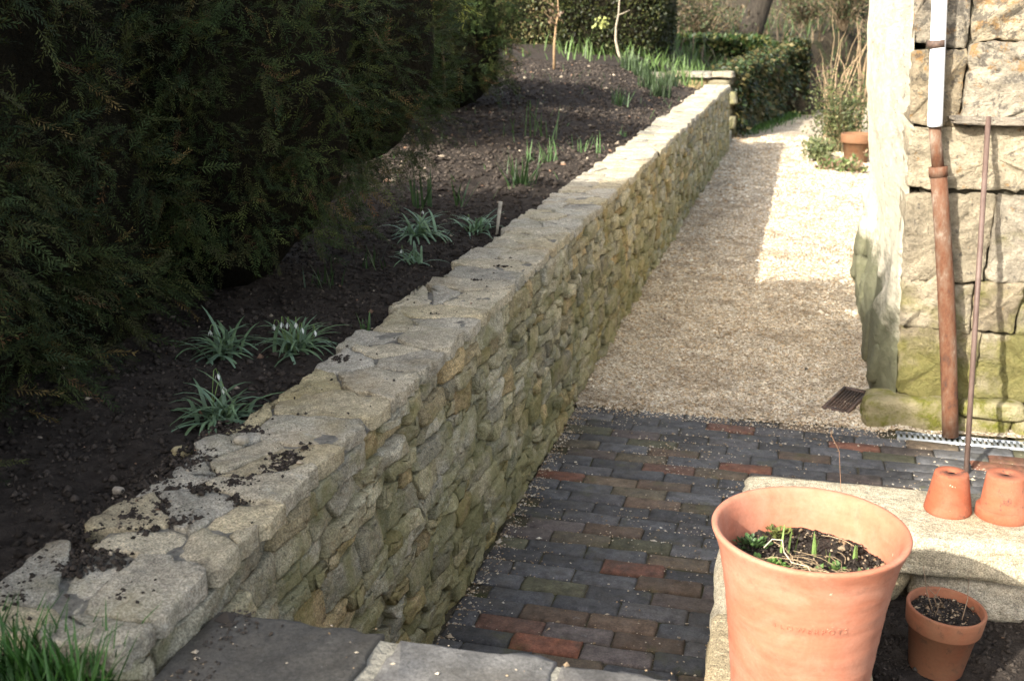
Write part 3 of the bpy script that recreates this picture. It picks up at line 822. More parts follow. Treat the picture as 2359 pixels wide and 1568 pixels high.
# channel drain with a slotted galvanised cover
dr = empty('channel_drain', (.47, 4.59, 0), 'slotted galvanised drain channel at the foot of the building', 'drain')
W, FF = box(.468, 1.34, 4.548, 4.632, -.05, -.012); piece('channel', W, FF, MATS['black_void'], dr)
for yy in (4.551, 4.6225):
    W, FF = box(.468, 1.34, yy, yy + .007, -.03, .002); piece('rail', W, FF, MATS['galvanised'], dr)
bar = None; x = .472
while x < 1.335:
    if bar is None:
        W, FF = box(0, .011, 0, .0643, -.01, 0); bar = make_mesh('bar', W, FF, MATS['galvanised'])
    o = bpy.data.objects.new('bar', bar); link(o, dr); o.location = (x - .47, 4.5583 - 4.59, .0005); x += .0225

# iron grating half buried in the gravel
gr = empty('iron_grating', (.27, 4.94, .002), 'small rusty iron grating lying in the gravel by the plinth', 'grating')
gr.rotation_euler = (.05, .02, -.36); gr.scale = (.92, .9, 1)
def gbox(name, *b):
    W, FF = box(*b); o = bpy.data.objects.new(name, make_mesh(name, W, FF, MATS['old_iron'])); link(o, gr)
gbox('frame', -.068, -.052, -.165, .165, 0, .018); gbox('frame', .052, .068, -.165, .165, 0, .018)
gbox('frame', -.0515, .0515, -.165, -.14, 0, .018); gbox('frame', -.0515, .0515, .14, .165, 0, .018)
for k in range(6): gbox('bar', -.044 + k * .016, -.036 + k * .016, -.1395, .1395, .003, .015)

# ------------------------------------------------------------------ flower pots
def sphere_clods(n, r, z, size, pal, seed, mixp=.1):
    gg = np.random.default_rng(seed); a = gg.uniform(0, 6.28, n); q = r * np.sqrt(gg.uniform(0, 1, n))
    P = np.column_stack([q * np.cos(a), q * np.sin(a), np.full(n, z) + wob(np.column_stack([q * np.cos(a), q * np.sin(a)]) * 12, seed, 1., 2) * .006])
    T = pick(pal, n, .2, gg); k = gg.random(n) < mixp; T[k] = pick(np.array([(.34, .26, .17), (.22, .15, .09)]), int(k.sum()), .2, gg)
    return pebbles(P, size * gg.lognormal(0, .45, n), T, .8, gg)

PX, PY, PZ, RIM = .063, 1.985, .392, .785
big = empty('large_flower_pot', (PX, PY, PZ), 'large flared terracotta flower pot with embossed lettering and green shoots', 'flower pot')
prof = [(.0, .0), (.128, 0), (.136, .004), (.1395, .02), (.146, .08), (.1545, .16), (.1640, .24), (.1735, .30), (.1830, .345), (.1905, .368), (.1965, .381), (.2000, .3885), (.2005, .392), (.1985, .3955), (.1940, .3962), (.1885, .3945), (.1850, .390), (.1800, .380), (.1730, .360), (.1660, .330), (.1580, .295), (.1520, .26)]
pr = [prof[0]]
for a, b in zip(prof[:-1], prof[1:]):                                  # throwing rings on the outer wall
    k = max(1, int(abs(b[1] - a[1]) / .008))
    for q in range(1, k + 1):
        s_ = q / k; r_, z_ = a[0] + (b[0] - a[0]) * s_, a[1] + (b[1] - a[1]) * s_
        pr.append((r_ + (.00045 * math.sin(z_ * 330) + .0004 * math.sin(z_ * 141 + 1) if .03 < z_ < .36 else 0), z_))
pr = [(r_ * .94, z_) for r_, z_ in pr]; W, FF = lathe(pr, 96)
o = bpy.data.objects.new('body', make_mesh('body', W, FF, MATS['terracotta'])); link(o, big)
V, F = grid_sheet(np.linspace(-.17, .17, 60), np.linspace(-.17, .17, 60), lambda P: .312 + wob(P * 10, 9, 1., 3) * .007)
keep = (np.linalg.norm(V[F].mean(1)[:, :2], axis=1) < .1515); o = bpy.data.objects.new('compost', make_mesh('compost', V, F[keep], MATS['soil'])); link(o, big)
v, f, tt = sphere_clods(2000, .148, .315, .0026, DARK, 41, .16)
o = bpy.data.objects.new('compost_crumbs', make_mesh('compost_crumbs', v, f, MATS['clod'], tt)); o['kind'] = 'stuff'; link(o, big)
# raised lettering pressed round the wall
cu = bpy.data.curves.new('lettering', 'FONT'); cu.body = 'FLOWERPOTS'; cu.size = .0165; cu.space_character = 1.45; cu.extrude = .0011; cu.align_x = 'CENTER'; cu.resolution_u = 2
tmp = bpy.data.objects.new('lettering_curve', cu); COL.objects.link(tmp)
dg = bpy.context.evaluated_depsgraph_get(); me = bpy.data.meshes.new_from_object(tmp.evaluated_get(dg)); bpy.data.objects.remove(tmp)
co = np.zeros(len(me.vertices) * 3); me.vertices.foreach_get('co', co); co = co.reshape(-1, 3)
z0 = .255; ang0 = math.atan2(-PY, -PX) + math.radians(6)
rad = np.interp(z0 + co[:, 1], [p[1] for p in prof[3:11]], [p[0] * .94 for p in prof[3:11]]) + .0004 + co[:, 2]
th = ang0 + co[:, 0] / .158
me.vertices.foreach_set('co', np.column_stack([rad * np.cos(th), rad * np.sin(th), z0 + co[:, 1]]).astype(np.float32).ravel()); me.update()
me.materials.clear(); me.materials.append(MATS['terracotta'])
o = bpy.data.objects.new('lettering', me); link(o, big)
o['label'] = 'raised lettering reading FLOWERPOTS around the wall of the pot'

def upturned(name, x, y, z, rb, rt, h, label, rim, mat, seed, tilt=(0, 0)):
    o = empty(name, (x, y, z), label, 'flower pot', 'upturned flower pots on the low wall'); o.rotation_euler = (tilt[0], tilt[1], seed)
    p = [(.012, h - .006), (.013, h), (rt - .004, h), (rt - .0005, h - .003), (rt + .0008, h - .008)]
    if rim: p += [(rt + (rb - .008 - rt) * .72, h * .27), (rb - .0045, h * .26), (rb - .002, h * .245), (rb, h * .02), (rb - .002, 0), (rb - .009, 0)]
    else: p += [(rt + (rb - rt) * .5, h * .5), (rb - .001, .012), (rb, .005), (rb - .002, 0), (rb - .007, 0)]
    p += [(rt - .006, h - .008)]
    W, FF = lathe(p, 48); b = bpy.data.objects.new('body', make_mesh('body', W, FF, MATS[mat])); link(b, o)
    W, FF = lathe([(.0, h - .007), (.0125, h - .0065)], 16); b = bpy.data.objects.new('drain_hole', make_mesh('drain_hole', W, FF, MATS['black_void'])); link(b, o)
upturned('small_flower_pot', .462, 3.0, .391, .064, .0455, .118, 'left one of two upturned terracotta pots, plain and without a rim', False, 'terracotta_old', 1)
upturned('small_flower_pot', .605, 3.0, .389, .072, .0505, .128, 'right one of two upturned terracotta pots, with thick rim and stains', True, 'terracotta_old', 2.6, (.01, .03))

sp = empty('planted_flower_pot', (.408, 2.55, .165), 'small rimmed terracotta pot of soil standing in the dark bed', 'flower pot'); sp.rotation_euler = (.03, .05, .4); sp.scale = (.94, .94, .96)
W, FF = lathe([(0, 0), (.066, 0), (.069, .004), (.086, .125), (.0935, .127), (.0955, .131), (.1005, .178), (.0985, .183), (.094, .1835), (.0905, .180), (.087, .15), (.082, .12)], 64)
o = bpy.data.objects.new('body', make_mesh('body', W, FF, MATS['terracotta_damp'])); link(o, sp)
V, F = grid_sheet(np.linspace(-.1, .1, 40), np.linspace(-.1, .1, 40), lambda P: .158 + wob(P * 14, 19, 1., 3) * .006)
keep = (np.linalg.norm(V[F].mean(1)[:, :2], axis=1) < .0875); o = bpy.data.objects.new('compost', make_mesh('compost', V, F[keep], MATS['soil'])); link(o, sp)
v, f, tt = sphere_clods(800, .084, .161, .0025, DARK, 43, .22)
o = bpy.data.objects.new('compost_crumbs', make_mesh('compost_crumbs', v, f, MATS['clod'], tt)); o['kind'] = 'stuff'; link(o, sp)
for k, pth in enumerate([[(-.03, .01, .16), (-.045, .03, .21), (-.05, .06, .27)], [(-.035, -.01, .16), (-.02, .0, .2), (-.06, .02, .235)], [(.03, -.03, .16), (.055, .0, .2), (.07, .035, .245)], [(-.01, .02, .16), (-.02, .03, .19), (.0, .04, .215)]]):
    W, FF = tube(pth, [.0018, .0014, .0008], 5); o = bpy.data.objects.new('dry_stem', make_mesh('dry_stem', W, FF, MATS['twig'], (.20, .14, .09))); link(o, sp)

# what grows and lies in the large pot
def in_pot(dx, dy): return (PX + dx, PY + dy, PZ + .312)
for k, (dx, dy, n, h, lab) in enumerate([(-.035, .035, 3, .062, 'tallest green bulb shoots at the back of the large pot'), (.012, .045, 5, .05, 'cluster of narrow green bulb shoots behind the pot centre'), (.038, .012, 2, .036, 'two short green bulb shoots right of the pot centre'), (.095, .05, 3, .038, 'thin green bulb shoots near the far right rim of the large pot')]):
    J = Joiner(); gg = np.random.default_rng(600 + k)
    for q in range(n):
        V, F = blade((gg.normal() * .006, gg.normal() * .006, -.004), gg.uniform(0, 6.28), h * gg.uniform(.7, 1.1), .0042, gg.uniform(.02, .14), gg.uniform(0, .15), 4)
        J.put(V, F, np.array((.17, .26, .075)) * gg.uniform(.8, 1.15))
        s_ = np.linspace(0, 1, len(V))
    o = J.build('bulb_shoot', MATS['leaves']); o.location = in_pot(dx, dy)
    tag(o, lab, 'plant', 'bulb shoots in the large pot')
def rosette(J, c, r, n, tint, gg, leaf=.012):
    for q in range(n):
        a = gg.uniform(0, 6.28); l = leaf * gg.uniform(.7, 1.2); e = gg.uniform(.1, 1.2); b = np.array(c) + np.array([math.cos(a), math.sin(a), 0]) * r * gg.uniform(0, 1) + np.array([0, 0, gg.uniform(0, .012)])
        d = np.array([math.cos(a) * math.cos(e), math.sin(a) * math.cos(e), math.sin(e)]); s_ = np.array([-math.sin(a), math.cos(a), 0]); u = np.cross(d, s_)
        V = np.array([b, b + d * l * .5 + s_ * l * .33 + u * .001, b + d * l, b + d * l * .5 - s_ * l * .33 + u * .001, b + d * l * .55 - u * l * .08])
        J.put(V, np.array([(0, 1, 4), (1, 2, 4), (2, 3, 4), (3, 0, 4)]), np.array(tint) * gg.uniform(.7, 1.3))
for k, (dx, dy, r, n, tn, lab) in enumerate([(-.08, -.045, .038, 150, (.13, .24, .05), 'bright green fleshy weed at the front left of the large pot'), (-.108, .045, .03, 110, (.07, .13, .04), 'dark green weed against the left wall of the large pot'), (-.06, .105, .025, 70, (.12, .14, .04), 'olive mossy weed at the back left of the large pot'),
                                             (.015, -.045, .016, 36, (.12, .2, .05), 'tiny green weed in the middle of the straw'), (.055, -.02, .012, 24, (.11, .19, .05), 'tiny green seedling right of the straw'), (.108, -.055, .028, 70, (.13, .18, .07), 'flat grey green leaves at the front right of the large pot'), (.03, -.12, .018, 34, (.09, .16, .04), 'small green weed at the near rim of the large pot')]):
    J = Joiner(); rosette(J, (0, 0, .002), r, n, tn, np.random.default_rng(650 + k), .013)
    o = J.build('pot_weed', MATS['leaves']); o.location = in_pot(dx, dy); tag(o, lab, 'weed', 'weeds in the large pot')
J = Joiner(); gg = np.random.default_rng(680)
for k in range(44):
    a = gg.normal(-.5, .8); L = gg.uniform(.03, .12); c = np.array([gg.normal(.0, .05), gg.normal(-.045, .04), .008 + gg.uniform(0, .016)])
    d = np.array([math.cos(a), math.sin(a), 0]) * L / 2; bow = np.array([-d[1], d[0], gg.uniform(-.004, .012)]) * gg.uniform(-.4, .4)
    bow[2] = gg.uniform(0, .01)
    if np.linalg.norm((c + d)[:2]) > .145 or np.linalg.norm((c - d)[:2]) > .145: continue
    W, FF = tube([c - d, c - d * .4 + bow * .8, c + d * .3 + bow, c + d], .0007, 4, False); J.put(W, FF, np.array((.34, .25, .15)) * gg.uniform(.5, 1.25))
W, FF = tube([(-.085, .03, .012), (-.07, .035, .03), (-.05, .03, .033), (-.045, 0., .022), (-.03, -.035, .02), (.0, -.05, .024), (.012, -.075, .012)], .0012, 5, False); J.put(W, FF, (.55, .46, .33))
o = J.build('dry_straw', MATS['twig']); o.location = in_pot(0, 0); tag(o, 'tangle of dry pale straw lying on the compost in the large pot', 'straw', kind='stuff')
J = Joiner()
W, FF = tube([(.16, 2.78, .40), (.165, 2.86, .47), (.155, 2.95, .56), (.13, 2.97, .60), (.132, 2.97, .64)], .0008, 5, False)
tag(add('dry_stem', W, FF, MATS['twig'], None, (.25, .14, .08), origin=(.16, 2.78, .40)), 'single thin dry stem rising from the low wall behind the large pot', 'twig')

# ------------------------------------------------------------------ yew hedges
def spray_template(n, L, nl, nw, seed):
    """a yew twig with flat rows of needles"""
    gg = np.random.default_rng(seed); V = []; F = []; T = []
    V += [(0, -.0012, 0), (0, .0012, 0), (L * .95, 0, 0)]; F.append((0, 1, 2)); T += [0, 0, 0]
    for i in range(n):
        s = (i + .5) / n; x = L * (.06 + .94 * s); side = 1 if i % 2 else -1
        l = nl * (1.05 - .35 * s) * gg.uniform(.8, 1.15); a = gg.uniform(.75, 1.25) * (1 - .35 * s); dz = gg.normal() * .22
        d = np.array([math.cos(a), side * math.sin(a), dz]); d /= np.linalg.norm(d); w = np.array([math.sin(a), -side * math.cos(a), gg.normal() * .3]) * nw / 2
        b = np.array([x, 0, -.1 * L * s * s]); k = len(V)
        V += [tuple(b - w * .6), tuple(b + d * l * .5 - w), tuple(b + d * l), tuple(b + d * l * .5 + w), ]; F += [(k, k + 1, k + 2), (k, k + 2, k + 3)]; T += [1] * 4
    return np.array(V), np.array(F), np.array(T, float)

CAM = np.array([0, 0, EYE])
def in_ell(P, e): return (((P - np.array(e[:3])) / np.array(e[3:])) ** 2).sum(1)
def ell_samples(ells, dens, seed, zmin, back=.22, inset=(.0, .16)):
    gg = np.random.default_rng(seed); PP, NN = [], []
    for q, e in enumerate(ells):
        a = np.array(e[3:]); area = 4 * math.pi * ((a[0] * a[1]) ** 1.6 / 3 + (a[0] * a[2]) ** 1.6 / 3 + (a[1] * a[2]) ** 1.6 / 3) ** (1 / 1.6)
        n = int(area * dens); d = gg.normal(size=(n, 3)); d /= np.linalg.norm(d, axis=1)[:, None]
        lump = 1 + .05 * wob(d, seed + q, .9, 2)
        P = np.array(e[:3]) + d * a * lump[:, None]; N = d / a; N /= np.linalg.norm(N, axis=1)[:, None]
        ok = P[:, 2] > zmin(P)
        for r, e2 in enumerate(ells):
            if r != q: ok &= in_ell(P, e2) > .90
        fac = (N * (CAM - P)).sum(1) / np.linalg.norm(CAM - P, axis=1)
        ok &= (fac > -.3) | (gg.random(n) < back)
        P = P - N * (gg.beta(1.3, 2., n)[:, None] * (inset[1] - inset[0]) + inset[0])
        PP.append(P[ok]); NN.append(N[ok])
    return np.concatenate(PP), np.concatenate(NN), gg

def yew(name, label, ells, dens, scale, seed, pal, zmin, n_needles=30, brown=.07, nl=.024, nw=.0032, core=.80, group=None, droop=.35, per=9):
    e0 = ells[0]; base = (e0[0], e0[1], bed_at(e0[0], e0[1]))
    root = empty(name, base, label, 'hedge', group)
    J = Joiner()
    for q, e in enumerate(ells):
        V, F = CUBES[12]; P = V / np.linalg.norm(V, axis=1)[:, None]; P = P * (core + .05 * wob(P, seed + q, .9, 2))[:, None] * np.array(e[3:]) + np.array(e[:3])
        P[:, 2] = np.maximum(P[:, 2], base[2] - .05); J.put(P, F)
    V, F, T = J.data(); piece('light_stop_core', V, F, MATS['light_stop_dark'], root)  # opaque dark core added inside the foliage to stop light
    P, N, gg = ell_samples(ells, dens / per, seed, zmin)
    cl = gg.normal(size=P.shape) * .45; P = P + N * (.05 * wob(P, seed + 9, 1.6, 2))[:, None]      # shoots grow in tufts
    P = np.repeat(P, per, 0); N = np.repeat(N, per, 0); cl = np.repeat(cl, per, 0); P = P + gg.normal(size=P.shape) * .032 * scale + (N + cl) * (gg.uniform(-.03, .05, len(P)) * scale)[:, None]
    J2 = Joiner(); n = len(P); which = gg.integers(0, 5, n)
    for w in range(5):
        tv, tf, tk = spray_template(n_needles, .12, nl, nw, seed * 7 + w); k = which == w; m = int(k.sum())
        D = N[k] * .8 + cl[k] + gg.normal(size=(m, 3)) * .5; D[:, 2] -= droop * (gg.random(m) - .35)
        UP = np.tile([0, 0, 1.], (m, 1)) + gg.normal(size=(m, 3)) * .55 + N[k] * .4
        S = scale * gg.uniform(.6, 1.25, m); tn = pick(pal, m, .22, gg); br = gg.random(m) < brown; tn[br] = pick(np.array([(.10, .055, .025), (.12, .085, .03)]), int(br.sum()), .2, gg)
        W, F, T = scatter(tv, tf, P[k], D, UP, S, tn); J2.put(W, F, T)
    V, F, T = J2.data(); o = piece('foliage', V, F, MATS['needles'], root, T, False); o['kind'] = 'stuff'
    return root
YEW = np.array([(.030, .036, .013), (.038, .042, .014), (.024, .030, .013), (.058, .054, .017), (.042, .034, .014)])
A_ELL = [(-2.3, 1.75, 1.5, .72, 1.0, 1.55), (-2.05, 1.25, 2.35, .5, .42, 1.12), (-2.45, .3, 1.35, .8, 1.0, 1.45), (-2.5, -1.0, 1.3, .8, 1.2, 1.35), (-2.25, 2.55, 1.35, .55, .8, 1.1), (-3.2, 1.5, 1.6, .9, 1.4, 1.5), (-2.1, .1, 2.3, .35, .35, .9)]
B_ELL = [(-1.95, 3.4, 1.6, .6, .72, .93), (-1.76, 3.98, 1.66, .45, .5, .62), (-2.8, 3.2, 1.5, .8, .9, 1.1)]
yew('yew_bush', 'large dark yew bush filling the left edge of the picture', A_ELL, 1500, .80, 3, YEW * np.array([.88, 1.1, 1.05]), lambda P: .80 + .1 * wob(P[:, :2], 5, 2., 2), 20, .05, .024, .0042)
yew('yew_bush', 'rounded dark green yew bush overhanging the soil behind the nearest yew', B_ELL, 1500, .75, 4, YEW * np.array([.95, 1.25, 1.1]), lambda P: .99 + .10 * wob(P[:, :2], 6, 2., 2), 18, .05, .024, .0044)
C_ELL = [(-3.3, 9.3, 1.7, .78, .75, .85), (-4.3, 9.3, 1.7, .9, .8, .9), (-3.0, 9.2, 1.4, .5, .6, .6), (-5.5, 9.2, 1.7, 1., .9, .9), (-3.05, 6.9, 1.85, .75, 1.1, .5), (-4.0, 7.0, 1.6, .8, 1.1, .8)]
yew('yew_bush', 'clipped upright yew on the far side of the bare soil, with straight right edge', C_ELL, 620, 1.2, 5, YEW * np.array([.72, 1.0, .8]), lambda P: 1.1 + 0 * P[:, 0], 16, .06, .03, .006)

def leaf_block(name, label, boxes, dens, size, pal, seed, cat='hedge', base=None, depth=.12):
    """clipped hedge: small leaves through the outer layer of rounded boxes"""
    gg = np.random.default_rng(seed); b0 = boxes[0]; root = empty(name, base or ((b0[0] + b0[1]) / 2, (b0[2] + b0[3]) / 2, b0[4]), label, cat)
    J = Joiner(); PP, NN = [], []
    for (x0, x1, y0, y1, z0, z1) in boxes:
        c = np.array([(x0 + x1) / 2, (y0 + y1) / 2, (z0 + z1) / 2]); h = np.array([x1 - x0, y1 - y0, z1 - z0]) / 2
        V, F = CUBES[8]; q = 5.; r = (np.abs(V) ** q).sum(1) ** (1 / q); J.put(V / r[:, None] * (h - depth * .75) + c, F)
        n = int(8 * (h[0] * h[1] + h[0] * h[2] + h[1] * h[2]) * dens); d = gg.uniform(-1, 1, (n, 3)); ax = gg.integers(0, 3, n); d[np.arange(n), ax] = np.sign(d[np.arange(n), ax])
        d = d / ((np.abs(d) ** q).sum(1) ** (1 / q))[:, None]; N = np.sign(d) * np.abs(d) ** 3; N /= np.linalg.norm(N, axis=1)[:, None]
        PP.append(c + d * h * (1 + .05 * wob(d * h * 1.6, seed, 1., 2))[:, None] - N * gg.beta(1, 2, n)[:, None] * depth); NN.append(N)
    V, F, T = J.data(); piece('light_stop_core', V, F, MATS['light_stop_dark'], root)  # solid dark filler added behind the leaves to block light
    P, N = np.concatenate(PP), np.concatenate(NN); ok = P[:, 2] > b0[4] - .02; P, N = P[ok], N[ok]; n = len(P)
    tv = np.array([(0, 0, 0), (.5, .32, .06), (1, 0, 0), (.5, -.32, .06)]); tf = np.array([(0, 1, 2, 3)])
    W, F, T = scatter(tv, tf, P, N + gg.normal(size=(n, 3)) * .9, gg.normal(size=(n, 3)) + N, size * gg.uniform(.6, 1.4, n), pick(pal, n, .25, gg))
    o = piece('foliage', W, F, MATS['leaves'], root, T, False); o['kind'] = 'stuff'
    return root
BOX = np.array([(.13, .12, .05), (.10, .11, .04), (.17, .13, .06), (.08, .10, .035)])
leaf_block('box_hedge', 'square clipped brownish box hedge at the far end of the soil', [(-5.6, -3.25, 16.6, 18.4, 1.1, 2.35)], 1500, .045, BOX, 61)
leaf_block('yew_block', 'dark clipped yew block at the far end beside the curved bare sapling', [(-3.6, -2.0, 15.6, 17.4, .95, 2.5)], 1600, .05, YEW * np.array([.85, 1., .8]), 62)

# golden spray hanging between the yews
J = Joiner(); gg = np.random.default_rng(90)
for k in range(12):
    c = np.array([-2.37, 7.2, 1.86]) + gg.normal(size=3) * np.array([.07, .1, .03])
    pth = [c, c + np.array([.02, -.02, -.07]) + gg.normal(size=3) * .02, c + np.array([.05, -.03, -.16]) + gg.normal(size=3) * .03]
    W, FF = tube(pth, [.004, .003, .001], 4, False); J.put(W, FF, (.22, .24, .05))
    for q in range(10):
        s = gg.random(); p = np.array(pth[1]) * (1 - s) + np.array(pth[2]) * s; d = gg.normal(size=3); d[2] -= .8; d /= np.linalg.norm(d)
        w = np.cross(d, gg.normal(size=3)); w /= np.linalg.norm(w); J.put(np.array([p, p + d * .03 + w * .005, p + d * .06, p + d * .03 - w * .005]), np.array([(0, 1, 2, 3)]), np.array((.30, .32, .06)) * gg.uniform(.7, 1.2))
W, FF = tube([(-2.4, 7.2, 1.2), (-2.42, 7.22, 1.6), (-2.38, 7.2, 1.95)], [.012, .009, .005], 6); J.put(W, FF, (.1, .07, .04))
o = J.build('golden_conifer', MATS['leaves'], origin=(-2.4, 7.2, 1.0)); tag(o, 'yellow green hanging conifer spray between the two dark yews at the top edge', 'shrub')

# ------------------------------------------------------------------ soil crumbs, spills, stones
clods('bed_clods', 20000, (-2.6, -1.16), (1.0, 5.2), bed_z, .0052, 'dark crumbly soil clods of the bed behind the wall', mix=.014)
clods('coarse_clods', 22000, (-4.6, -1.24), (5.2, 14), bed_z, .010, 'coarse soil clods on the sunlit far part of the bed', mix=.03, pal=DARK * 1.25)
def cap_z(P): return .838 - dip(P[:, 1])
def spill(P):
    m_ = np.zeros(len(P), bool)
    for (cx, cy, rx, ry) in ((-1.02, 1.86, .035, .13), (-1.10, 1.79, .06, .05), (-1.13, 1.62, .07, .05), (-1.20, 1.45, .09, .06), (-1.02, 1.38, .03, .04), (-1.19, 2.6, .02, .03), (-1.08, 3.55, .03, .008), (-1.06, 3.78, .05, .007), (-1.1, 3.1, .04, .007)):
        d = ((P[:, 0] - cx) / rx) ** 2 + ((P[:, 1] - cy) / ry) ** 2; m_ |= d < (1.5 + wob(P, 5, 9, 2)) * rng.random(len(P)) ** .6
    return m_ | (rng.random(len(P)) < .004) | ((P[:, 0] < -1.17 + wob(P, 6, 4, 2) * .04) & (P[:, 1] < 2.1) & (rng.random(len(P)) < .6))
clods('spilled_soil', 34000, (-1.27, -.94), (1.25, 4.2), cap_z, .0034, 'dark soil spilled over the near end of the wall cap', mask=spill, mix=.02)
for k, (x, y, z, s, tn, lab) in enumerate([(-1.15, 1.98, .85, .016, (.42, .38, .3), 'small pale pebble lying on the near part of the wall cap'), (-1.26, 1.50, .775, .012, (.26, .11, .07), 'red brick chip lying in soil beside the wall cap'), (-1.33, 1.78, .80, .012, (.38, .33, .26), 'pale stone on the soil beside the spilled soil'), (-1.28, 1.95, .82, .022, (.40, .34, .2), 'yellowish stone half on the wall cap edge')]):
    W, FF = boulder((0, 0, 0), (s, s * .8, s * .55), 700 + k, 4, 3, .15, .8, .1); o = add('loose_stone', W, FF, MATS['clod'], None, tn); o.location = (x, y, z); tag(o, lab, 'stone')
for k, (x, y, s, tn, lab) in enumerate([(-.84, 8.0, .03, (.20, .05, .03), 'reddish dead leaf on the gravel against the retaining wall'), (-.70, 6.05, .02, (.06, .04, .03), 'small dark dead leaf on shaded gravel near the retaining wall'), (.10, 5.35, .02, (.07, .05, .035), 'small dark dead leaf on gravel left of the iron grating')]):
    V = np.array([(0, 0, .012), (s, s * .5, .02), (s * 2, 0, .01), (s, -s * .5, .022)]); a = rng.uniform(0, 6.28); c_, s_ = math.cos(a), math.sin(a)
    V = np.column_stack([V[:, 0] * c_ - V[:, 1] * s_, V[:, 0] * s_ + V[:, 1] * c_, V[:, 2]])
    o = add('fallen_leaf', V, np.array([(0, 1, 3), (1, 2, 3)]), MATS['leaves'], None, tn); o.location = (x, y, .008); tag(o, lab, 'leaf')

# ------------------------------------------------------------------ plants in the bed
GLAUC = np.array((.15, .225, .135)); GREEN = np.array((.05, .092, .03))
def snowdrops(x, y, n, size, flowers, label, seed, tint=GLAUC, lean=1.25):
    n = int(n * 1.7); size *= .9
    gg = np.random.default_rng(seed); z = bed_at(x, y) - .005; root = empty('snowdrop_clump', (x, y, z), label, 'snowdrops', 'snowdrop clumps in the bed')
    J = Joiner()
    for k in range(n):
        a = gg.uniform(0, 6.28); V, F = blade((gg.normal() * .022 * size / .15, gg.normal() * .022 * size / .15, 0), a, size * gg.uniform(.65, 1.2), .0105 * (size / .15) ** .5, gg.uniform(.2, lean), gg.uniform(.9, 2.2), 6)
        J.put(V, F, tint * gg.uniform(.75, 1.3) * np.array([1, 1, gg.uniform(.8, 1.1)]))
    V, F, T = J.data(); o = bpy.data.objects.new('leaves', make_mesh('leaves', V, F, MATS['leaves'], T)); o['kind'] = 'stuff'; link(o, root)
    for k in range(max(1, int(flowers * .6))):
        a = gg.uniform(0, 6.28); h = size * gg.uniform(.55, .85); b = np.array([gg.normal() * .02, gg.normal() * .02, 0]); t_ = b + np.array([math.cos(a) * .025, math.sin(a) * .025, h])
        e = t_ + np.array([math.cos(a) * .014, math.sin(a) * .014, -.012])
        W, FF = tube([b, (b + t_) / 2 + (0, 0, .01), t_, t_ + (math.cos(a) * .009, math.sin(a) * .009, .002), e], .0011, 5, False)
        st = bpy.data.objects.new('flower', make_mesh('flower', W, FF, MATS['leaves'], (.16, .24, .07))); link(st, root)
        JP = Joiner()
        for q in range(3):
            aa = q * 2.09 + a; d = np.array([math.cos(aa), math.sin(aa), 0]); s_ = np.array([-d[1], d[0], 0])
            V = np.array([e, e + d * .005 + s_ * .0035 - (0, 0, .009), e + d * .007 - (0, 0, .019), e + d * .005 - s_ * .0035 - (0, 0, .009), e + d * .0065 - (0, 0, .009)])
            JP.put(V, np.array([(0, 1, 4), (1, 2, 4), (2, 3, 4), (3, 0, 4)]), (.72, .74, .68))
        V, F, T = JP.data(); pt = bpy.data.objects.new('petals', make_mesh('petals', V, F, MATS['petal'], T)); link(pt, st)
snowdrops(-1.36, 2.24, 46, .165, 4, 'nearest snowdrop clump with blue green leaves beside the yellow cap stone', 801)
snowdrops(-1.40, 2.76, 46, .165, 11, 'snowdrop clump with the most white flowers beside the wall cap', 802)
snowdrops(-1.60, 2.70, 34, .17, 2, 'snowdrop clump tucked under the edge of the nearest yew', 803)
snowdrops(-1.60, 4.38, 40, .19, 3, 'arching pale leaved clump left of the wooden plant label', 804, GLAUC * 1.25)
snowdrops(-1.42, 4.66, 30, .16, 1, 'arching pale leaved clump right behind the wooden plant label', 805, GLAUC * 1.25)
snowdrops(-1.46, 3.95, 14, .13, 2, 'sparse small clump of pale leaves halfway along the near bed', 806, GLAUC * 1.2)
def tuft(x, y, n, h, w, label, seed, tint=GREEN, spread=.05, cat='bulb leaves', name='bulb_leaves', lean=.35, curl=.4, group='clumps of bulb leaves in the bed', z=None):
    gg = np.random.default_rng(seed); J = Joiner()
    for k in range(n):
        V, F = blade((np.clip(gg.normal(), -1.5, 1.5) * spread, np.clip(gg.normal(), -1.5, 1.5) * spread, 0), gg.uniform(0, 6.28), h * gg.uniform(.4, .9), w, abs(gg.normal()) * lean, gg.uniform(0, curl), 4); J.put(V, F, tint * gg.uniform(.7, 1.3))
    o = J.build(name, MATS['leaves']); o.location = (x, y, (bed_at(x, y) if z is None else z) - .008); tag(o, label, cat, group); return o
tuft(-1.505, 5.85, 46, .24, .010, 'densest upright green leaf clump beside the cap where the sun begins', 820, GREEN * .95, .045)
tuft(-1.60, 6.75, 34, .20, .007, 'thin light leaf clump standing in the sunlit patch', 821, GREEN * 1.5, .06)
tuft(-1.78, 4.92, 12, .25, .012, 'dark upright leaf clump behind the arching clumps', 822, GREEN * .9, .03)
tuft(-1.62, 5.05, 8, .22, .011, 'few upright leaves between the plant label and the dense clump', 823, GREEN, .03)
tuft(-2.25, 4.80, 6, .22, .011, 'few upright leaves close to the rounded yew', 824, GREEN * .9, .02)
tuft(-1.62, 3.45, 14, .13, .006, 'low dark grassy tuft in shade near the rounded yew', 825, GREEN * .7, .04)
tuft(-1.58, 3.80, 14, .14, .006, 'thin dark grassy tuft in shade left of the small pale clump', 826, GREEN * .7, .03)
tuft(-1.27, 2.98, 6, .10, .010, 'single green sprout against the wall cap edge', 827, GREEN * 1.3, .01)
tuft(-1.95, 7.9, 16, .34, .011, 'tall sparse leaves in the shadow of the clipped yew', 828, GREEN, .12)
tuft(-1.45, 7.4, 16, .18, .008, 'grassy leaves beside the cap in the sunlit patch', 829, GREEN * 1.5, .06)
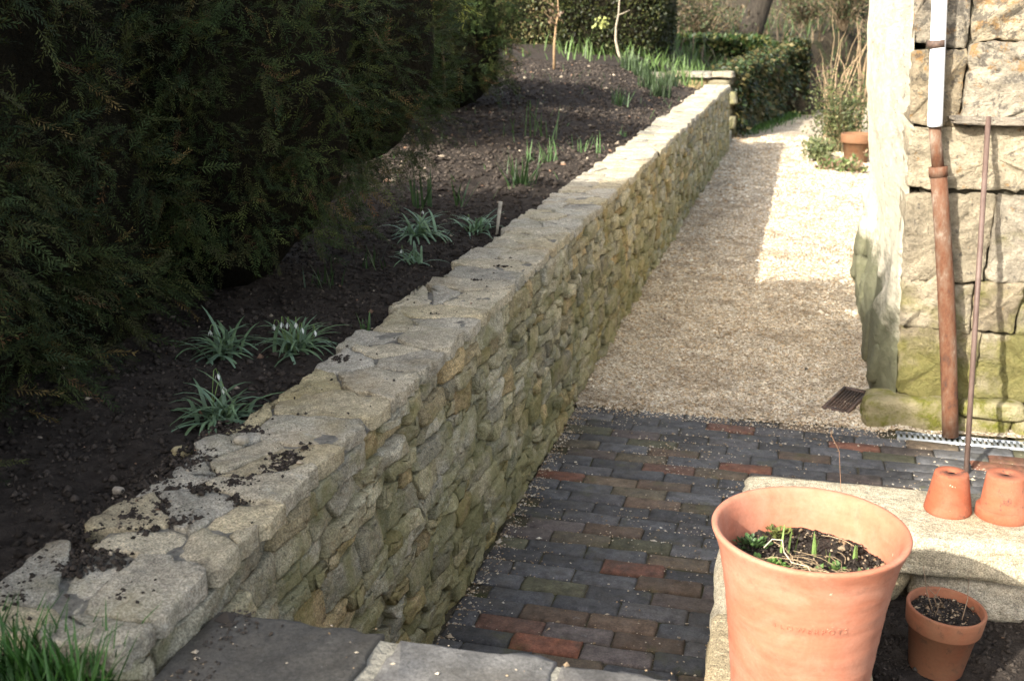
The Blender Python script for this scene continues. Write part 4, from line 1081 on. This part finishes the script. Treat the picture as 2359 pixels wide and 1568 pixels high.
tuft(-1.40, 8.6, 16, .1, .02, 'low bright green rosette against the sunlit cap', 830, GREEN * 1.6, .02, lean=1.2)
tuft(-1.75, 10.6, 22, .27, .012, 'dark upright leaf clump near the far end of the cap', 831, GREEN * .9, .06)
tuft(-2.45, 6.3, 8, .12, .008, 'short bright shoots in the sunlit patch by the rounded yew', 832, GREEN * 1.7, .05)
for k, (x, y) in enumerate([(-1.62, 13.3), (-1.95, 13.5), (-1.75, 12.6), (-2.2, 13.9), (-1.55, 12.1)]):
    tuft(x, y, 90, .30, .013, ['tallest iris leaves at the far end of the wall', 'iris leaves just left of the tallest ones', 'iris leaves in front of the tallest ones beside the cap', 'leftmost iris leaves under the curved sapling', 'nearest short iris leaves beside the far cap'][k], 840 + k, np.array((.055, .085, .035)), .065, 'iris leaves', 'iris_clump', .25, .25, 'iris leaves at the far end of the wall')
J = Joiner(); gg = np.random.default_rng(870)
for k in range(130):
    x, y = gg.uniform(-3.2, -1.3), gg.uniform(5.2, 13); V, F = blade((x, y, bed_at(x, y) - .003), gg.uniform(0, 6.28), gg.uniform(.04, .12), .005, gg.uniform(.1, .8), .4, 3); J.put(V, F, GREEN * gg.uniform(.7, 2.2))
o = J.build('seedlings', MATS['leaves']); tag(o, 'tiny scattered green seedlings over the far bed', 'weeds', kind='stuff')
J = Joiner(); gg = np.random.default_rng(871)
for k in range(70):
    c = (gg.uniform(-1.62, -1.25), gg.uniform(1.18, 1.55), 0); c = (c[0], c[1], bed_at(c[0], c[1])); rosette(J, c, .012, 4, (.09, .17, .045), gg, .013)
o = J.build('small_weeds', MATS['leaves']); tag(o, 'small leafy green weeds on the soil at the near end of the wall', 'weeds', kind='stuff')
J = Joiner()
for k in range(420):
    x = gg.uniform(-1.34, -.95); y = 1.19 + gg.normal() * .03 + .12 * (-x - 1.1) ; L = gg.uniform(.07, .15)
    V, F = blade((x, y, .752), gg.uniform(0, 6.28), L, .0045, gg.uniform(.02, .5), gg.uniform(.1, 1.), 4); J.put(V, F, np.array((.04, .11, .018)) * gg.uniform(.6, 1.3))
o = J.build('grass', MATS['leaves']); tag(o, 'fresh green grass tuft at the near end of the wall', 'grass', kind='stuff')
# plant label
W, FF = box(-.009, .009, -.002, .002, -.06, .155); W[:, 0] *= np.where(W[:, 2] < 0, .5, 1); o = add('plant_label', W, FF, MATS['twig'], None, (.40, .36, .29)); o.location = (-1.31, 4.62, bed_at(-1.31, 4.62)); o.rotation_euler = (.05, .12, .3); tag(o, 'pale wooden plant label stuck in the soil beside the cap', 'label')

def sapling(name, base, pts, r, tint, label, twigs=0, seed=0, leaf=None):
    gg = np.random.default_rng(seed); root = empty(name, base, label, 'sapling'); pts = np.array(pts, float); s = np.linspace(0, 1, len(pts))
    W, FF = tube(pts, r * (1 - .75 * s), 7); o = bpy.data.objects.new('stem', make_mesh('stem', W, FF, MATS['twig'], tint)); link(o, root)
    for k in range(twigs):
        i = gg.integers(len(pts) // 2, len(pts)); p = pts[i]; d = gg.normal(size=3); d[2] = abs(d[2]) + .4; d /= np.linalg.norm(d); W, FF = tube([p, p + d * .12, p + d * .26 + gg.normal(size=3) * .03], [r * .4, r * .3, r * .12], 5)
        o = bpy.data.objects.new('twig', make_mesh('twig', W, FF, MATS['twig'], tint)); link(o, root)
    if leaf is not None:
        J = Joiner(); n = 40; P = np.array(leaf[0]) + gg.normal(size=(n, 3)) * .05; tv = np.array([(0, 0, 0), (.5, .35, .06), (1, 0, 0), (.5, -.35, .06)])
        W, F, T = scatter(tv, np.array([(0, 1, 2, 3)]), P, gg.normal(size=(n, 3)), gg.normal(size=(n, 3)), np.full(n, .05), pick(np.array([leaf[1]]), n, .2, gg)); o = bpy.data.objects.new('leaves', make_mesh('leaves', W, F, MATS['leaves'], T, False)); o['kind'] = 'stuff'; link(o, root)
zb = bed_at(-2.95, 13); sapling('sapling', (-2.95, 13, zb), [(0, 0, 0), (0, 0, .25), (.02, 0, .5), (.05, 0, .65), (.04, 0, .8)], .018, (.30, .20, .11), 'thin straight tan sapling standing on the bare sunlit soil', 6, 5, ((.0, 0, .62), (.14, .09, .05)))
zb = bed_at(-2.42, 14.8); sapling('sapling', (-2.42, 14.8, zb), [(0, 0, 0), (-.06, 0, .12), (-.1, 0, .28), (-.1, 0, .45), (-.07, 0, .6), (-.06, 0, .8), (-.04, 0, 1.05)], .022, (.33, .28, .21), 'curved bare grey sapling in front of the dark yew block', 3, 6, ((-.28, 0, .5), (.30, .32, .10)))

# ------------------------------------------------------------------ far end: steps, ivy wall, gate
st = empty('stone_steps', (-1.15, 14.6, 0), 'short flight of stone steps climbing left beyond the far wall end', 'steps')
for k in range(5):
    W, FF = boulder((-1.12 - k * .27, 14.62, .085 + k * .165), (.17, .60, .085), 900 + k, 6, 9, .02, .8, .02); piece('step', W, FF, MATS['cap_stone'], st, (.28, .27, .235))
fw = empty('cross_wall', (-1.2, 15.3, 0), 'dark stone wall end with pale flat cap beyond the steps', 'wall')
g = np.random.default_rng(31)
for k in range(7):
    W, FF = boulder((-2.87 + k * .29, 15.38, .88 + g.normal() * .01), (.155, .17, .04), 930 + k, 8, 10, .04, 1.2, .06); piece('cap_stone', W, FF, MATS['cap_stone'], fw, CAP[k % 6] * .6)
for r_ in range(5):
    for k in range(7):
        W, FF = boulder((-2.92 + k * .29 + (r_ % 2) * .1, 15.40, .08 + r_ * .165), (.155, .14, .086), 950 + r_ * 9 + k, 6, 10, .05, 1.2, .05); piece('stone', W, FF, MATS['wall_stone'], fw, STONE[(r_ * 3 + k) % 9] * .5)

IV = [(-.98, 15.4), (-.93, 16.6), (-.62, 18.1), (-.25, 19.6)]; IZ = [.86, .92, 1.0, 1.1]
iv = empty('ivy_wall', (-.95, 15.5, 0), 'low wall thickly covered with ivy beside the far path', 'wall')
J = Joiner(); g = np.random.default_rng(41)
for k in range(3):
    (x0, y0), (x1, y1) = IV[k], IV[k + 1]; n = 9; nrm = np.array([y1 - y0, -(x1 - x0)]); nrm /= np.linalg.norm(nrm)
    for q in range(n):
        for r_ in range(6):
            s = (q + .5) / n; cx, cy = x0 + (x1 - x0) * s - nrm[0] * .16, y0 + (y1 - y0) * s - nrm[1] * .16; zt = IZ[k] + (IZ[k + 1] - IZ[k]) * s
            W, FF = boulder((cx, cy, (r_ + .5) * zt / 6), (.15, .11, zt / 12 + .003), 1100 + k * 99 + q * 7 + r_, 3, 6, .05, .8, .05, -math.atan2(x1 - x0, y1 - y0)); J.put(W, FF, STONE[g.integers(9)] * .55)
V, F, T = J.data(); o = piece('stonework', V, F, MATS['wall_stone'], iv, T); o['kind'] = 'stuff'
tvL = np.array([(0, 0, 0), (.45, .42, .08), (1, 0, -.06), (.45, -.42, .08)]); tfL = np.array([(0, 1, 2, 3)])
n = 5200; s = g.uniform(0, 3, n); k = np.minimum(s.astype(int), 2); f_ = s - k; A = np.array(IV); Zt = np.array(IZ)
p = A[k] + (A[k + 1] - A[k]) * f_[:, None]; zt = Zt[k] + (Zt[k + 1] - Zt[k]) * f_; dirv = A[k + 1] - A[k]; nr = np.column_stack([dirv[:, 1], -dirv[:, 0]]); nr /= np.linalg.norm(nr, axis=1)[:, None]
top = g.random(n) < .33; hgt = np.where(top, zt + g.uniform(0, .1, n), zt * g.beta(1.6, 1.0, n)); out = np.where(top, g.uniform(-.34, .06, n), g.uniform(.0, .10, n) + .06 * np.sin(s * 9) + .05 * np.sin(hgt * 7 + s * 4))
P = np.column_stack([p + nr * out[:, None], hgt]); D = np.column_stack([nr, np.full(n, -.5)]) + g.normal(size=(n, 3)) * .7
IVY = np.array([(.035, .06, .02), (.05, .075, .022), (.09, .085, .03), (.028, .045, .02), (.12, .10, .04)])
W, F, T = scatter(tvL, tfL, P, D, np.column_stack([nr, np.ones(n)]) + g.normal(size=(n, 3)) * .4, g.uniform(.05, .10, n), pick(IVY, n, .2, g)); o = piece('ivy', W, F, MATS['leaves'], iv, T, False); o['kind'] = 'stuff'
leaf_block('ivy_pillar', 'dark ivy covered gate pillar where the far path bends', [(-.50, -.02, 19.55, 20.1, .0, 1.22)], 1500, .075, IVY * .6, 63, 'pillar')
leaf_block('ivy_bank', 'dark ivy mound behind the ivy wall below the leaning trunk', [(-3.4, -.55, 18.95, 19.6, .55, 1.28)], 1300, .085, IVY * np.array([.9, 1.05, .8]), 64, 'ivy')
gt = empty('iron_gate', (.03, 19.9, 0), 'thin dark iron gate beside the ivy pillar at the path end', 'gate')
for x, h in ((.03, .95), (.14, .8), (.22, .8), (.30, .8), (.38, .8), (.46, .85)):
    W, FF = tube([(x, 19.85, -.02), (x, 19.85, h)], .016 if x < .1 else .008, 6); piece('bar', W, FF, MATS['old_iron'], gt)
for z in (.2, .7):
    W, FF = tube([(.03, 19.85, z), (.46, 19.85, z)], .009, 6); piece('rail', W, FF, MATS['old_iron'], gt)
J = Joiner(); g = np.random.default_rng(43)
for k in range(1500):
    s = g.random(); x = -.93 + s * .75 + abs(g.normal()) * .13; y = 16.1 + s * 3.6; V, F = blade((x, y, 0), g.uniform(0, 6.28), g.uniform(.04, .11), .012, g.uniform(.1, .7), .6, 2); J.put(V, F, np.array((.07, .14, .025)) * g.uniform(.6, 1.3))
tag(J.build('grass_verge', MATS['leaves']), 'green grass strip at the foot of the ivy wall', 'grass', kind='stuff')

# ------------------------------------------------------------------ far pot, shrubs and bank
fp = empty('terracotta_pot', (.60, 13.4, .0), 'brown terracotta pot beside the path beyond the building corner', 'flower pot')
W, FF = lathe([(0, 0), (.125, 0), (.13, .01), (.16, .235), (.185, .237), (.188, .245), (.192, .33), (.188, .338), (.17, .338), (.165, .30), (.0, .29)], 40); o = bpy.data.objects.new('body', make_mesh('body', W, FF, MATS['terracotta_far'])); link(o, fp)

def stems(name, base, n, h, spread, r, tint, label, seed, cat='shrub', leafn=0, leaf=None, lsize=.05, arch=.5, bias=(0, 0)):
    gg = np.random.default_rng(seed); root = empty(name, base, label, cat); J = Joiner(); LP = []
    for k in range(n):
        a = gg.uniform(0, 6.28); d = np.array([math.cos(a) + bias[0], math.sin(a) + bias[1], 0]) * spread * gg.uniform(.3, 1); H = h * gg.uniform(.5, 1.1); b = np.array([gg.normal() * .04, gg.normal() * .04, 0])
        sag = arch * H * gg.uniform(.2, 1); pts = [b + d * s_ ** 1.3 + np.array([0, 0, H * s_ - sag * s_ ** 3]) + gg.normal(size=3) * .02 * s_ for s_ in np.linspace(0, 1, 7)]
        W, FF = tube(pts, r * np.linspace(1, .25, 7), 5, False); J.put(W, FF, np.array(tint) * gg.uniform(.6, 1.3)); LP += pts[2:]
    V, F, T = J.data(); o = bpy.data.objects.new('stems', make_mesh('stems', V, F, MATS['twig'], T)); o['kind'] = 'stuff'; link(o, root)
    if leafn:
        LP = np.array(LP); P = LP[gg.integers(0, len(LP), leafn)] + gg.normal(size=(leafn, 3)) * h * .09
        W, F, T = scatter(tvL * np.array([1, .6, 1]), tfL, P, gg.normal(size=(leafn, 3)) + np.array([0, 0, .3]), gg.normal(size=(leafn, 3)), lsize * gg.uniform(.5, 1.4, leafn), pick(np.array(leaf), leafn, .25, gg))
        o = bpy.data.objects.new('foliage', make_mesh('foliage', W, F, MATS['leaves'], T, False)); o['kind'] = 'stuff'; link(o, root)
    return root
YG = [(.10, .115, .038), (.08, .10, .034), (.125, .12, .05), (.06, .078, .028)]
stems('willowy_shrub', (.42, 14.3, .0), 60, 1.15, .45, .006, (.22, .17, .09), 'airy yellow green shrub behind the terracotta pot', 51, leafn=2600, leaf=YG, lsize=.05, arch=.55)
stems('bare_shrub', (.30, 15.3, 0), 16, 2.0, .6, .011, (.30, .22, .13), 'bare shrub with long arching tan stems beside the far path', 52, arch=.35, bias=(.5, 0))
stems('bare_shrub', (.72, 16.5, 0), 10, 2.4, .5, .016, (.28, .20, .12), 'taller bare shrub with upright stems against the building corner', 53, arch=.1)
stems('leafy_shrub', (.18, 13.3, 0), 30, .30, .24, .005, (.15, .13, .06), 'low mounded grey green shrub left of the far terracotta pot', 54, leafn=1500, leaf=[(.15, .18, .07), (.11, .14, .055), (.19, .19, .09)], lsize=.045, arch=.6)
stems('leafy_shrub', (.42, 12.7, 0), 24, .16, .28, .004, (.2, .15, .09), 'low spreading plant in front of the far terracotta pot', 55, leafn=900, leaf=[(.13, .19, .06), (.19, .20, .08), (.26, .16, .10)], lsize=.055, arch=.7)
g = np.random.default_rng(57)
tr = empty('leaning_tree', (-1.2, 22.0, 1.05), 'dark leaning tree trunk on the far bank at the top edge', 'tree')
W, FF = tube([(0, 0, -.1), (.06, 0, .25), (.16, .05, .6), (.28, .1, 1.0), (.55, .1, 1.8), (1.0, .2, 3.2), (1.5, .2, 5.)], [.27, .24, .22, .20, .18, .13, .07], 14); o = bpy.data.objects.new('trunk', make_mesh('trunk', W, FF, MATS['bark'])); link(o, tr)
J = Joiner(); P = np.array([1.4, .2, 4.8]) + g.normal(size=(2600, 3)) * np.array([1.1, 1.1, .8]); 
for k in range(16):
    d = g.normal(size=3); d[2] = abs(d[2]); W, FF = tube([(1.2, .2, 3.2 + g.uniform(-.5, 1.5)), np.array([1.3, .2, 4.2]) + d * .5, np.array([1.4, .2, 4.6]) + d * 1.2], [.05, .03, .01], 5); J.put(W, FF, (.09, .07, .05))
V, F, T = J.data(); o = bpy.data.objects.new('limbs', make_mesh('limbs', V, F, MATS['twig'], T)); o['kind'] = 'stuff'; link(o, tr)
W, F, T = scatter(tvL, tfL, P, g.normal(size=(2600, 3)), g.normal(size=(2600, 3)), g.uniform(.06, .13, 2600), pick(IVY * 1.3, 2600, .2, g)); o = bpy.data.objects.new('crown', make_mesh('crown', W, F, MATS['leaves'], T, False)); o['kind'] = 'stuff'; link(o, tr)
BR_ = [(.10, .075, .042), (.075, .09, .035), (.13, .095, .055), (.05, .068, .025)]
spots = [(-3.0, 20.0, 1.5, .9, 'brown scrubby bush behind the dark yew block'), (-1.9, 20.5, 1.2, .8, 'green brown scrubby bush left of the leaning trunk'), (-2.4, 23.5, 1.9, 1., 'tall tangled bush behind the leaning trunk'), (.6, 24.5, 1.3, .9, 'low tangled bush right of the leaning trunk'), (-.2, 25.5, 1.1, 1., 'broad low bush on the bank beyond the gate'), (1.6, 23.5, 1.6, .9, 'tangled bush on the bank behind the bare shrubs'), (-4.6, 22.5, 1.8, 1., 'brown bush far behind the box hedge'), (2.6, 27.5, 1.8, 1.2, 'dark evergreen bush high on the far bank'), (.9, 28.5, 1.6, 1.2, 'dark green bush on top of the far bank')]
for k, (x, y, h, sp_, lab) in enumerate(spots):
    z = float((hill_z if y > 20.9 else bed_z)(np.array([[x, y]]))[0]) - .05
    stems('scrub_bush', (x, y, z), 46, h, sp_, .010, (.24, .18, .11), lab, 70 + k, 'bush', 2400, (np.array(BR_) * (.45 if 'dark' in lab else 1.)).tolist(), .07, .3)
# rough grass and dead stalks over the bank
J = Joiner(); g = np.random.default_rng(95)
ny = 18.2 + g.random(5000) ** 1.5 * 16; nx_ = g.uniform(-.26, .30, 5000) * ny + g.uniform(-1.5, 1.2, 5000); NP = np.column_stack([nx_, ny]); zz_ = np.where(ny > 20.9, hill_z(NP), bed_z(NP))
for k in range(5000):
    x, y = NP[k]
    if y < 21 and x > -1.2 + .0: continue
    z = zz_[k]
    dead = g.random() < .5; V, F = blade((x, y, z - .02), g.uniform(0, 6.28), g.uniform(.15, .5), .02, g.uniform(.05, .8), g.uniform(.2, 1.2), 3); J.put(V, F, (np.array((.15, .11, .065)) if dead else np.array((.06, .10, .028))) * g.uniform(.6, 1.3))
tag(J.build('bank_grass', MATS['leaves']), 'rough grass and dead stalks covering the far bank', 'grass', kind='stuff')
J = Joiner()
for k in range(700):
    y = g.uniform(14.2, 19.5); x = -1.35 - abs(g.normal()) * 1.2; V, F = blade((x, y, bed_at(x, y) - .02), g.uniform(0, 6.28), g.uniform(.12, .35), .018, g.uniform(.05, .7), g.uniform(.2, 1.), 3); J.put(V, F, np.array((.10, .16, .045)) * g.uniform(.6, 1.4))
tag(J.build('border_grass', MATS['leaves']), 'green leafy growth above the end wall beyond the steps', 'grass', kind='stuff')
